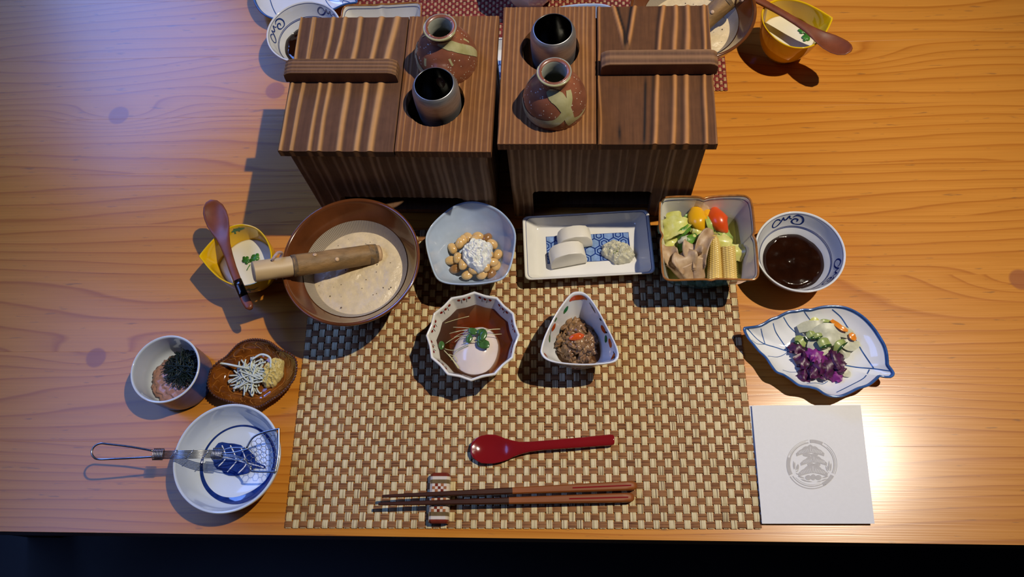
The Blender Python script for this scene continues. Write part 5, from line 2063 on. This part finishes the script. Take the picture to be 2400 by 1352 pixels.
def strands(n, center, rx, ry, hz, lmin, lmax, w, seed, bend=0.5, th=0.00012, zlift=0.3, spread=0.85, clip=1.12):
    rs = random.Random(seed)
    acc = ([], [])
    for i in range(n):
        a, r = rs.uniform(0, 2 * PI), math.sqrt(rs.random()) * spread
        c_ = Vector((rx * r * math.cos(a), ry * r * math.sin(a), hz * (1 - r * r) * rs.uniform(0.4, 1.0)))
        L_ = rs.uniform(lmin, lmax)
        d_ = rs.uniform(0, 2 * PI)
        k = rs.uniform(-bend, bend) * 60
        pts = []
        for j in range(7):
            s_ = (j / 6 - 0.5) * L_
            ang = d_ + k * s_
            x, y = c_.x + s_ * math.cos(ang), c_.y + s_ * math.sin(ang)
            rr = math.hypot(x / rx, y / ry)
            if rr > clip:
                x, y = x / rr * clip, y / rr * clip
            z = c_.z + zlift * s_ * rs.choice((1, 1, 0.8)) * (1 if i % 2 else -1) * 0.5
            pts.append(Vector((x, y, max(z, 0.0002 - 0.0))))
        add(acc, tube_vf(catmull(pts, 2), w, 4, squash=0.35))
    return acc


p = wpt(598, 268, 0.024)
acc = strands(230, p, 0.0180, 0.0180, 0.016, 0.014, 0.034, 0.0005, 3, 0.5)
tag(mesh('shredded_seaweed', acc[0], acc[1], M['nori'], None, (wc.x + 0.0080, wc.y + 0.0055, 0.0165)), 'tangle of black shredded seaweed on the fish paste', 'seaweed', kind='stuff')

# ------------------------------------------------------------------ amber dish with leek and ginger
az = 0.019
acn = P(592, 876, az)
amber = thing('amber_dish', (acn.x, acn.y, 0), 'oval amber-brown dish with beaded wavy rim holding shredded leek and ginger', 'dish')
AR = outline_R([(486, 900), (489, 880), (496, 862), (512, 847), (530, 835), (544, 820), (558, 806), (577, 797), (598, 794), (617, 796), (633, 801), (646, 810), (658, 819), (671, 823), (684, 830), (693, 840),
                (697, 854), (695, 875), (688, 893), (672, 912), (656, 926), (640, 936), (622, 948), (604, 955), (586, 954), (569, 950), (550, 946), (530, 940), (514, 934), (500, 926), (490, 914)], az, acn, 6)
ao = [(0, 0.003), (0.45, 0.003), (0.48, 0.0), (0.52, 0.003), (0.72, 0.007), (0.90, 0.0135), (0.985, 0.0175), (1.0, az)]
ai = [(0.98, az), (0.94, 0.0175), (0.84, 0.012), (0.68, 0.0075), (0.45, 0.006), (0, 0.0058)]
av = Vessel(amber, ao, ai, M['amber'], M['amber'], AR, 0.035, 0.0001, n=200)
relief = []
for k in range(16):
    a = 2 * PI * k / 16
    relief.append(([(a + 0.10 * math.sin(j * 0.8), 0.22 + 0.05 * j) for j in range(8)], [.0004, .0012, .0014, .0012, .0010, .0009, .0007, .0004]))
    relief.append(([(a + 0.2 + 0.07 * math.cos(j * 0.7), 0.26 + 0.03 * j) for j in range(7)], .0008))
relief.append(([(2 * PI * k / 80, .62 + 0.025 * math.sin(8 * 2 * PI * k / 80)) for k in range(81)], .0009))
relief.append(([(2 * PI * k / 80, .72 + 0.02 * math.sin(8 * 2 * PI * k / 80 + 2)) for k in range(81)], .0007))
av.paint(relief, M['amber_hi'], 'embossed_lines', off=0.0004)
acc = ([], [])
nb = 92
for k in range(nb):
    th = 2 * PI * k / nb
    r = AR(th) * 0.985
    add(acc, blob_vf((r * math.cos(th), r * math.sin(th), az + 0.0002), (0.0015, 0.0015, 0.0014), 0, 1, 0, 1))
tag(mesh('beaded_rim', acc[0], acc[1], M['amber_rim'], amber), kind='stuff')
lp = P(589, 884, 0.009)
acc = strands(62, lp, 0.0190, 0.0170, 0.010, 0.016, 0.032, 0.00095, 9, 0.75, zlift=0.08, spread=0.75, clip=1.2)
add(acc, tube_vf(catmull([(-0.034, 0.013, 0.010), (-0.024, 0.0115, 0.0105), (-0.012, 0.009, 0.011), (0.0, 0.007, 0.010)], 5), 0.0013, 6))
add(acc, tube_vf(catmull([(0.0, 0.017, 0.008), (0.010, 0.022, 0.010), (0.020, 0.018, 0.011), (0.022, 0.008, 0.011)], 5), 0.0012, 6, squash=.4))
tag(mesh('shredded_leek', acc[0], acc[1], M['leek'], None, (lp.x, lp.y, 0.0065)), 'pile of white shredded leek in the amber dish', 'leek', kind='stuff')
acc = ([], [])
gp = P(639, 871, 0.012)
add(acc, heap_vf(0.0105, 0.0165, 0.0095, 15.0, 240, 0.0024, 600, 0.0012))
tag(mesh('grated_ginger', acc[0], acc[1], M['ginger'], None, (gp.x, gp.y, 0.0070), rz=d2r(-15)), 'yellow mound of grated ginger at the right of the amber dish', 'ginger')

# ------------------------------------------------------------------ white bowl with leaf motif, wire skimmer
bz = 0.039
bc = P(531, 1072, bz)
wbowl = thing('leaf_motif_bowl', (bc.x, bc.y, 0), 'empty white bowl with a blue leaf and ring inside, wire skimmer lying across it', 'bowl')
bo = [(0, 0.003), (0.52, 0.003), (0.55, 0.0), (0.58, 0.003), (0.70, 0.008), (0.86, 0.018), (0.96, 0.030), (1.0, 0.0375), (1.0, bz)]
bi = [(0.985, bz + 0.0008), (0.955, bz - 0.0002), (0.94, 0.035), (0.88, 0.022), (0.78, 0.0125), (0.66, 0.0085), (0.5, 0.0068), (0.3, 0.0062), (0, 0.006)]
bv = Vessel(wbowl, bo, bi, M['blue_white'], M['blue_white'], None, 0.0515, bz, n=128)
tr_ = bv.t_at_s(0.70)
n_ = 160
pl_, ws_ = [], []
for k in range(n_):
    a = 2 * PI * k / n_
    d = math.degrees((a - d2r(-62) + PI) % (2 * PI) - PI)
    pl_.append((a, tr_))
    ws_.append(0.0018 + 0.0085 * math.exp(-(d / 42) ** 2) + 0.0018 * math.exp(-((abs(d) - 75) / 45) ** 2))
bv.paint([(pl_, ws_)], M['blue_line'], 'painted_ring', closed=True)


def bpt(x, y):
    w_ = wpt(x, y, 0.0068)
    return (w_.x - bc.x, w_.y - bc.y)


lob = [(845, 800), (875, 785), (905, 778), (945, 785), (985, 788), (1030, 798), (1048, 815), (1075, 825), (1095, 845), (1120, 870), (1125, 905), (1190, 935), (1195, 955), (1120, 950), (1105, 965), (1070, 985),
       (1035, 992), (1000, 1000), (950, 998), (915, 985), (905, 965), (870, 955), (850, 930), (848, 905), (828, 880), (832, 850), (838, 825)]
mesh('painted_leaf', *poly_flat([bpt(*q_) for q_ in lob][::-1], 0.0076), M['blue_line'], wbowl)
acc = ([], [])
for pts in ([(850, 860), (930, 880), (1030, 905), (1180, 945)], [(905, 800), (925, 850), (935, 880)], [(960, 800), (985, 850), (1000, 895)], [(1030, 815), (1050, 860), (1065, 910)],
            [(880, 940), (915, 905), (930, 882)], [(940, 975), (980, 930), (1005, 898)], [(1010, 985), (1050, 945), (1070, 912)]):
    cp = catmull([(*bpt(*q_), 0) for q_ in pts], 4)
    add(acc, strip2d([(q_.x, q_.y) for q_ in cp], 0.0011, 0.0078))
mesh('painted_leaf_veins', acc[0], acc[1], M['white'], wbowl)

lad = thing('wire_skimmer', wpt(700, 855, 0.046), 'steel wire skimmer with hexagon mesh scoop lying across the leaf motif bowl', 'skimmer')
LO = Vector(lad.location)


def wl(x, y, z):
    return wpt(x, y, z) - LO


loop = [wl(450, 836, .050), wl(300, 808, .053), wl(150, 790, .056), wl(100, 786, .057), wl(60, 805, .0575), wl(42, 840, .0575), wl(52, 872, .057), wl(85, 890, .056), wl(180, 888, .055), wl(320, 882, .052), wl(450, 874, .050)]
mesh('handle_loop', *tube_vf(catmull(loop, 6), 0.00095, 8), M['wire'], lad)
for k in range(6):
    y0 = 836 + k * 9.5
    mesh('handle_wire', *tube_vf([wl(450, y0 + 3, .050), wl(650, y0, .047), wl(860, y0 - 4, .0445)], 0.00055, 6), M['wire'], lad)
for (x, w_) in ((482, 60), (872, 58)):
    acc = ([], [])
    for j in range(7):
        xx = x - w_ / 2 + j * w_ / 6
        ring_ = []
        for q_ in range(16):
            a = 2 * PI * q_ / 16
            c_ = wl(xx, 858 - (x - 482) * 0.01, .049 if x < 600 else .0445)
            ring_.append(c_ + Vector((0, 0.0054 * math.cos(a), 0.0020 * math.sin(a))))
        add(acc, tube_vf(ring_, 0.0004, 5, closed=True))
    mesh('binding_collar', acc[0], acc[1], M['wire'], lad)
for x in (580, 690, 795):
    pts = [wl(x - 25, 886, .0475), wl(x - 22, 884, .0495), wl(x, 858, .0500), wl(x + 22, 832, .0490), wl(x + 26, 830, .0470)]
    mesh('binding_wire', *tube_vf(catmull(pts, 4), 0.0004, 5), M['wire'], lad)
frame = [wl(1065, 815, .044), wl(1105, 750, .0445), wl(1170, 715, .044), wl(1272, 692, .0435), wl(1278, 700, .0435), wl(1275, 850, .0425), wl(1255, 965, .042), wl(1245, 972, .042), wl(1105, 970, .042), wl(1090, 950, .0425), wl(1055, 890, .0435)]
mesh('scoop_frame', *tube_vf(catmull(frame, 5), 0.0010, 8), M['wire'], lad)
for pts in ([(895, 838), (960, 815), (1065, 815)], [(895, 850), (980, 845), (1080, 820)], [(895, 862), (980, 865), (1055, 890)], [(895, 878), (960, 890), (1060, 895)], [(900, 870), (1000, 880), (1100, 945)]):
    mesh('scoop_arm', *tube_vf(catmull([wl(x, y, .0440) for x, y in pts], 5), 0.0006, 6), M['wire'], lad)


def inside(x, y):
    poly = [(1065, 815), (1105, 750), (1170, 715), (1272, 692), (1278, 840), (1255, 968), (1105, 970), (1055, 890)]
    ok = False
    j = len(poly) - 1
    for i in range(len(poly)):
        xi, yi = poly[i]
        xj, yj = poly[j]
        if (yi > y) != (yj > y) and x < (xj - xi) * (y - yi) / (yj - yi) + xi:
            ok = not ok
        j = i
    return ok


acc = ([], [])
hs = 21.0
seen = set()
for r_ in range(14):
    for c_ in range(10):
        cx_ = 1050 + c_ * hs * 1.5
        cy_ = 680 + (r_ + (0.5 if c_ % 2 else 0)) * hs * 1.732
        for q_ in range(6):
            a0, a1 = q_ * PI / 3, (q_ + 1) * PI / 3
            A_ = (cx_ + hs * math.cos(a0), cy_ + hs * math.sin(a0))
            B_ = (cx_ + hs * math.cos(a1), cy_ + hs * math.sin(a1))
            key = (round((A_[0] + B_[0]) / 2), round((A_[1] + B_[1]) / 2))
            if key in seen:
                continue
            seen.add(key)
            if inside(*A_) and inside(*B_):
                def dip(x, y):
                    d = math.hypot((x - 1175) / 105, (y - 838) / 135)
                    return 0.0435 - 0.012 * max(0, 1 - d * d)
                add(acc, tube_vf([wl(A_[0], A_[1], dip(*A_)), wl(B_[0], B_[1], dip(*B_))], 0.00026, 4))
tag(mesh('scoop_mesh', acc[0], acc[1], M['wire'], lad), kind='stuff')

# ------------------------------------------------------------------ red spoon, chopsticks, rest
RS = [(1103, 1054, 9, 0), (1107, 1054, 19, .0005), (1116, 1053, 27, .002), (1128, 1053, 33, .0035), (1142, 1052, 35, .004), (1158, 1052, 34.5, .0038), (1172, 1053, 31, .0028), (1187, 1053, 25.5, .0016), (1202, 1051, 20, .0008), (1218, 1050, 15.5, .0003),
      (1240, 1047, 12.5, 0), (1270, 1044, 11.5, 0), (1310, 1041, 11.8, 0), (1360, 1037, 12.3, 0), (1405, 1033, 13, 0), (1430, 1031, 13.5, 0), (1437, 1030, 12.5, 0), (1440, 1030, 9, 0)]
rsz = 0.0065 + MAT_TOP
r0_ = P(1250, 1046, rsz)
rspoon = thing('lacquer_spoon', (r0_.x, r0_.y, rsz), 'glossy dark red lacquer spoon lying on the mat above the chopsticks', 'spoon')
st = []
for i, (x, y, w_, ho) in enumerate(RS):
    z = rsz + (0.0012 if 9 < i < 14 else 0.0)
    st.append((P(x, y, z) - r0_, w_ * 0.000405, 0.0026 if i < 8 else 0.0052, ho))
mesh('spoon_body', *spoon_vf(st, 24), M['red_lacquer'], rspoon)


def chopstick(tip, end, label):
    a = P(*tip, 0.0185 + MAT_TOP)
    b = P(*end, 0.0048 + MAT_TOP)
    ax_ = b - a
    L_ = ax_.length
    root = thing('chopstick', a, label, 'chopstick', 'pair of chopsticks')
    root.rotation_euler = ax_.to_track_quat('X', 'Z').to_euler()

    def seg(x0, x1, cap):
        vs_, fs = [], []
        xs_ = [x0 + (x1 - x0) * k / 10 for k in range(11)]
        if cap:
            xs_ = xs_[:-1] + [x1 - 0.004, x1 - 0.0012, x1]
        m = 16
        for i, x in enumerate(xs_):
            h_ = 0.0013 + 0.0031 * (x / L_) ** 0.85
            if cap and x > x1 - 0.005:
                h_ *= math.sqrt(max(0.08, 1 - ((x - (x1 - 0.005)) / 0.0054) ** 2))
            for k in range(m):
                th = 2 * PI * (k + 0.5) / m
                c_, s_ = math.cos(th), math.sin(th)
                q_ = 1.0 / (abs(c_) ** 5 + abs(s_) ** 5) ** 0.2
                vs_.append((x, h_ * c_ * q_, h_ * s_ * q_))
        for i in range(len(xs_) - 1):
            for k in range(m):
                l = (k + 1) % m
                fs.append([i * m + k, (i + 1) * m + k, (i + 1) * m + l, i * m + l])
        fs.append(list(range(m)))
        fs.append([(len(xs_) - 1) * m + k for k in range(m)][::-1])
        return vs_, fs
    sx = L_ * 0.51
    mesh('dark_tip_half', *seg(0.0, sx, False), M['stick_dark'], root, sharp=40)
    mesh('handle_half', *seg(sx, L_, True), M['stick_brown'], root, sharp=40)
    v_, f_ = box_vf(L_ * 0.745, L_ - 0.006, -0.0006, 0.0006, 0.0030, 0.00455, 0.0)
    v_ = [Vector((q_.x, q_.y, q_.z if q_.z < 0.004 else 0.0013 + 0.0031 * (q_.x / L_) ** 0.85 + 0.00015)) for q_ in v_]
    mesh('red_inlay', v_, f_, M['red_lacquer'], root, smooth=False)


chopstick((896, 1163), (1493, 1138), 'upper wooden chopstick of the pair, dark tip and red inlay, farther from the table edge')
chopstick((887, 1181), (1486, 1166), 'lower wooden chopstick of the pair, dark tip and red inlay, nearer the table edge')

rz_ = 0.0115
ra, rb = P(1031, 1107, rz_ + MAT_TOP), P(1026, 1226, rz_ + MAT_TOP)
rc_ = (ra + rb) / 2
RL = (ra - rb).length
rest = thing('chopstick_rest', (rc_.x, rc_.y, MAT_TOP), 'small ceramic chopstick rest with red checks under the chopstick tips', 'chopstick rest', rz=math.atan2((ra - rb).y, (ra - rb).x))
M['rest_red'] = glaze('rest_brown_red', (0.16, 0.026, 0.014), var=0.15, scale=200)
M['rest_cream'] = glaze('rest_cream', (0.62, 0.53, 0.42), var=0.06, scale=200)
M['rest_olive'] = glaze('rest_olive', (0.15, 0.10, 0.045), var=0.15, scale=200)
M['rest_orange'] = glaze('rest_orange', (0.36, 0.13, 0.05), var=0.15, scale=200)
RWd = 0.0195
cs = [(-RWd / 2, 0), (-RWd / 2, rz_ * 0.62), (-RWd / 2 * 0.90, rz_ * 0.84), (-RWd / 2 * 0.70, rz_ * 0.985), (0, rz_), (RWd / 2 * 0.70, rz_ * 0.985), (RWd / 2 * 0.90, rz_ * 0.84), (RWd / 2, rz_ * 0.62), (RWd / 2, 0)]


def rest_slab(x0, x1, y0=None, y1=None, grow=0.0, mat=None, name='band'):
    xs_ = [x0, x1]
    vs_, fs = [], []
    n = len(cs)
    for x in xs_:
        e = 0.88 if abs(x) > RL / 2 - 1e-6 else 1.0
        for (y, z) in cs:
            vs_.append((x, y * e * (1 + grow), z * (e if z > 0 else 1) + (grow * 0.006 if z > 0 else 0)))
    for k in range(n):
        l = (k + 1) % n
        fs.append([k, l, n + l, n + k][::-1])
    fs.append(list(range(n)))
    fs.append([n + k for k in range(n)][::-1])
    return mesh(name, vs_, fs, mat, rest, smooth=False)


h2 = RL / 2
for s in (-1, 1):
    for (a, b, m_) in ((1.0, 0.93, 'rest_red'), (0.93, 0.85, 'rest_red'), (0.85, 0.72, 'rest_cream'), (0.72, 0.56, 'rest_olive')):
        x0, x1 = sorted((s * h2 * a, s * h2 * b))
        rest_slab(x0, x1, mat=M[m_], name='glaze_band')
rest_slab(-h2 * 0.56, h2 * 0.56, mat=M['rest_cream'], name='body')
nxk, nyk = 10, 5
for i in range(nxk):
    for j in range(nyk):
        if (i + j) % 2:
            continue
        x0 = -h2 * 0.56 + i * h2 * 1.12 / nxk
        y0 = -RWd * 0.35 + j * RWd * 0.7 / nyk
        v_, f_ = box_vf(x0, x0 + h2 * 1.12 / nxk, y0, y0 + RWd * 0.7 / nyk, rz_ * 0.95, rz_ + 0.00015)
        mesh('check', v_, f_, M['rest_red' if (i * 3 + j) % 4 else 'rest_orange'], rest, smooth=False)

# ------------------------------------------------------------------ folded paper napkin with crest
np_ = [P(1762, 950, 0.003), P(2017, 949, 0.0028), P(2050, 1227, 0.0060), P(1786, 1227, 0.0050)]
nc_ = sum(np_, Vector()) / 4
nap = thing('paper_napkin', (nc_.x, nc_.y, 0), 'folded white paper napkin printed with a grey pine crest, right of the placemat', 'napkin')
NL = Vector((nc_.x, nc_.y, 0))


def nap_pt(u, v):
    a = np_[0].lerp(np_[1], u)
    b = np_[3].lerp(np_[2], u)
    q_ = a.lerp(b, v) - NL
    return q_


def nap_sheet(dx, dy, dzz, name, sag):
    vs_, fs = [], []
    n = 12
    for s in (0, 1):
        for j in range(n + 1):
            for i in range(n + 1):
                q_ = nap_pt(i / n, j / n)
                z = max(0.0006, q_.z * sag + dzz + 0.0004 * math.sin(PI * i / n) * math.sin(PI * j / n))
                vs_.append((q_.x + dx, q_.y + dy, z - 0.0005 * s))
    k = (n + 1) ** 2
    for j in range(n):
        for i in range(n):
            a = j * (n + 1) + i
            fs.append([a, a + n + 1, a + n + 2, a + 1])
            fs.append([k + a, k + a + 1, k + a + n + 2, k + a + n + 1])
    for i in range(n):
        for a, b in ((i, i + 1), (n * (n + 1) + i + 1, n * (n + 1) + i), ((i + 1) * (n + 1), i * (n + 1)), (i * (n + 1) + n, (i + 1) * (n + 1) + n)):
            fs.append([a, b, k + b, k + a])
    return mesh(name, vs_, fs, M['paper'], nap, smooth=False)


nap_sheet(0, 0, 0, 'top_layer', 1.0)
nap_sheet(-0.0022, 0.0004, 0.0, 'lower_layer', 0.15)


def cr(x, y):
    """crest close-up pixel -> napkin plane"""
    px, py = 1800 + x / 7.51, 1000 + y / 7.51
    q_ = P(px, py, 0.0048) - NL
    return Vector((q_.x, q_.y))


def nap_h(q_):
    # height of the top layer under a point (bilinear search is enough on this small sheet)
    a = nap_pt(0, 0)
    b = nap_pt(0, 1)
    v = clamp((a.y - q_.y) / (a.y - b.y))
    c0 = nap_pt(0, v)
    c1 = nap_pt(1, v)
    u = clamp((q_.x - c0.x) / (c1.x - c0.x))
    return nap_pt(u, v).z + 0.0004 * math.sin(PI * u) * math.sin(PI * v)


CA, CC = ([], []), ([], [])


def put(acc, vf, dzz=0.00025):
    add(acc, ([Vector((q_.x, q_.y, nap_h(q_) + dzz)) for q_ in vf[0]], vf[1]))


CXc, CYc, CRx, CRy = 770, 660, 446, 436


def arc(a0, a1, r0, r1, n=None):
    n = n or max(4, int(abs(a1 - a0) / 4))
    vs_, fs = [], []
    for k in range(n + 1):
        a = d2r(a0 + (a1 - a0) * k / n)
        for r in (r0, r1):
            vs_.append(Vector((*cr(CXc + CRx * r * math.cos(a), CYc - CRy * r * math.sin(a)), 0)))
    for k in range(n):
        fs.append([2 * k, 2 * k + 1, 2 * k + 3, 2 * k + 2][::-1])
    put(CA, (vs_, fs))


arc(94, 63, .87, 1.0)
arc(63, -24, .86, .895)
arc(61, -24, .985, 1.0)
arc(50, -24, .925, .94)
arc(-29, -62, .85, 1.0)
arc(-55, -150, .965, 1.0)
arc(-62, -148, .87, .905)
arc(-66, -140, .82, .83)
arc(207, 163, .85, 1.0)
arc(163, 98, .86, .905)
arc(163, 98, .985, 1.0)
arc(157, 104, .935, .95)


def crest_poly(pts, acc=CA, dzz=0.00025):
    put(acc, ([Vector((*cr(x, y), 0)) for x, y in pts], [list(range(len(pts)))]), dzz)


def pine(cx, cy, hw, hh, base):
    top = []
    for k in range(61):
        x = -1 + 2 * k / 60
        env = math.cos(x * PI / 2 * 0.86)
        lob_ = abs(math.cos(x * PI * 2.5))
        top.append((cx + hw * x, cy + hh * 0.30 + 0 - hh * (0.18 + 0.98 * env * (0.86 + 0.14 * lob_)) + hh * 0.25 * abs(x)))
    bot = []
    for k in range(25):
        x = 1 - 2 * k / 24
        bot.append((cx + hw * x * 0.96, cy + hh * 0.10 + hh * 0.42 * abs(x) ** 1.5))
    crest_poly((top + bot)[::-1])
    # light veins
    lines = [[(cx, cy - hh * 0.62), (cx + 2, cy + hh * 0.02)]]
    for k in range(1, 8):
        for s in (-1, 1):
            x0 = cx + s * hw * 0.105 * k
            lines.append([(x0, cy + hh * (0.06 + 0.022 * k)), (x0 + s * hw * 0.10, cy - hh * 0.42 + hh * 0.055 * k)])
    for ln in lines:
        put(CC, strip2d([cr(*q_) for q_ in ln], 0.00042, 0), 0.0004)
    for (x0, x1, y0, y1) in base:
        pts = [((x0 + x1) / 2 + (x1 - x0) / 2 * math.cos(a), (y0 + y1) / 2 + (y1 - y0) / 2 * math.sin(a)) for a in [2 * PI * q_ / 16 for q_ in range(16)]]
        crest_poly(pts)


pine(745, 440, 250, 150, [(612, 770, 462, 525), (755, 885, 468, 522)])
pine(805, 612, 235, 140, [(690, 810, 635, 695), (800, 925, 635, 700)])
pine(790, 795, 262, 165, [(655, 760, 850, 940), (750, 840, 835, 940), (830, 940, 850, 940)])


def blade(x0, y0, x1, y1, w):
    pts = []
    for k in range(9):
        u = k / 8
        pts.append((x0 + (x1 - x0) * u, y0 + (y1 - y0) * u, w * math.sin(PI * (0.02 + 0.96 * u))))
    dx, dy = x1 - x0, y1 - y0
    L_ = math.hypot(dx, dy)
    nx_, ny_ = -dy / L_, dx / L_
    crest_poly([(x + nx_ * w_, y + ny_ * w_) for x, y, w_ in pts] + [(x - nx_ * w_, y - ny_ * w_) for x, y, w_ in pts[::-1]])


for b_ in ((458, 750, 450, 600, 14), (490, 770, 530, 655, 15), (525, 770, 540, 665, 10), (470, 745, 475, 620, 8), (485, 795, 535, 770, 9), (490, 815, 530, 840, 9), (525, 870, 645, 905, 12), (575, 920, 700, 965, 12), (655, 955, 775, 970, 9),
           (1075, 750, 1075, 600, 14), (1100, 780, 1110, 640, 11), (1050, 790, 1015, 690, 13), (1080, 780, 1040, 680, 9), (1070, 800, 1050, 815, 7), (945, 900, 1065, 870, 12), (930, 955, 1040, 915, 12), (850, 975, 955, 950, 9)):
    blade(*b_)
mesh('printed_crest', CA[0], CA[1], M['crest'], nap, smooth=False)
mesh('printed_crest_veins', CC[0], CC[1], M['paper'], nap, smooth=False)

# ------------------------------------------------------------------ the far place setting (same dishes, turned round)


def far(src, x, y, z, rz, label, group=None):
    c_ = copy_tree(src)
    c_.location = (x, y, z)
    c_.rotation_euler = (src.rotation_euler.x, src.rotation_euler.y, src.rotation_euler.z + rz)
    c_['label'] = label
    return c_


fs_ = P(712, 73, sz)
far(sauce_bowl, fs_.x, fs_.y, 0, d2r(-48), 'white bowl with blue scrolls and dark sauce half hidden behind the left box')
far(miso, fs_.x, fs_.y, 0, d2r(90), 'dark brown miso sauce in the bowl behind the left box')
fv = P(889, 88, vz)
far(veg, fv.x, fv.y, 0.0018, PI + 0.02, 'white square bowl peeking out behind the lid of the left box')
fm = P(1624, 20, mz)
far(mortar, fm.x, fm.y, 0.0005, PI, 'brown grinding bowl of grated yam behind the right box')
far(yam, fm.x, fm.y, 0.0005, 2.2, 'grated yam in the grinding bowl behind the right box')
fp_a, fp_b = P(1772, -60, 0.100), P(1592, 103, 0.054)
fpest = far(pestle, fp_a.x, fp_a.y, fp_a.z, 0, 'wooden pestle standing in the far grinding bowl, mostly hidden')
fpest.rotation_euler = (fp_b - fp_a).to_track_quat('X', 'Z').to_euler()
fy = P(1857, 52, yz0)
fcup = far(ycup, fy.x, fy.y, 0, PI + 0.10, 'yellow teardrop-lipped cup of pudding at the top right corner')
far(pud, fy.x, fy.y, 0, PI + 0.10, 'smooth white pudding inside the far yellow cup')
fpl = P(1893, 82, 0.029)
far(pars, fpl.x, fpl.y, 0.0288, PI, 'green parsley leaf half under the spoon in the far yellow cup')
fsp = P(1868, 52, szr)
fspoon = far(wspoon, fsp.x, fsp.y, szr, PI + 0.42, 'dark wooden spoon lying across the far yellow cup')
for ch in list(fspoon.children):
    if ch.name.startswith('dark_band'):
        bpy.data.objects.remove(ch)
far(natto, 0.028, 0.600, 0.0018, PI, 'pale blue pinched bowl behind the right box, only its rim showing')
far(leaf, -0.318, 0.706, 0, PI, 'leaf-shaped plate at the top edge behind the scroll bowl')
far(dish, -0.087, 0.585, 0.0018, PI, 'oblong white dish hidden behind the gap between the boxes')
far(eggb, -0.035, 0.700, 0.0018, PI, 'white twelve-sided bowl beyond the top edge on the red mat')
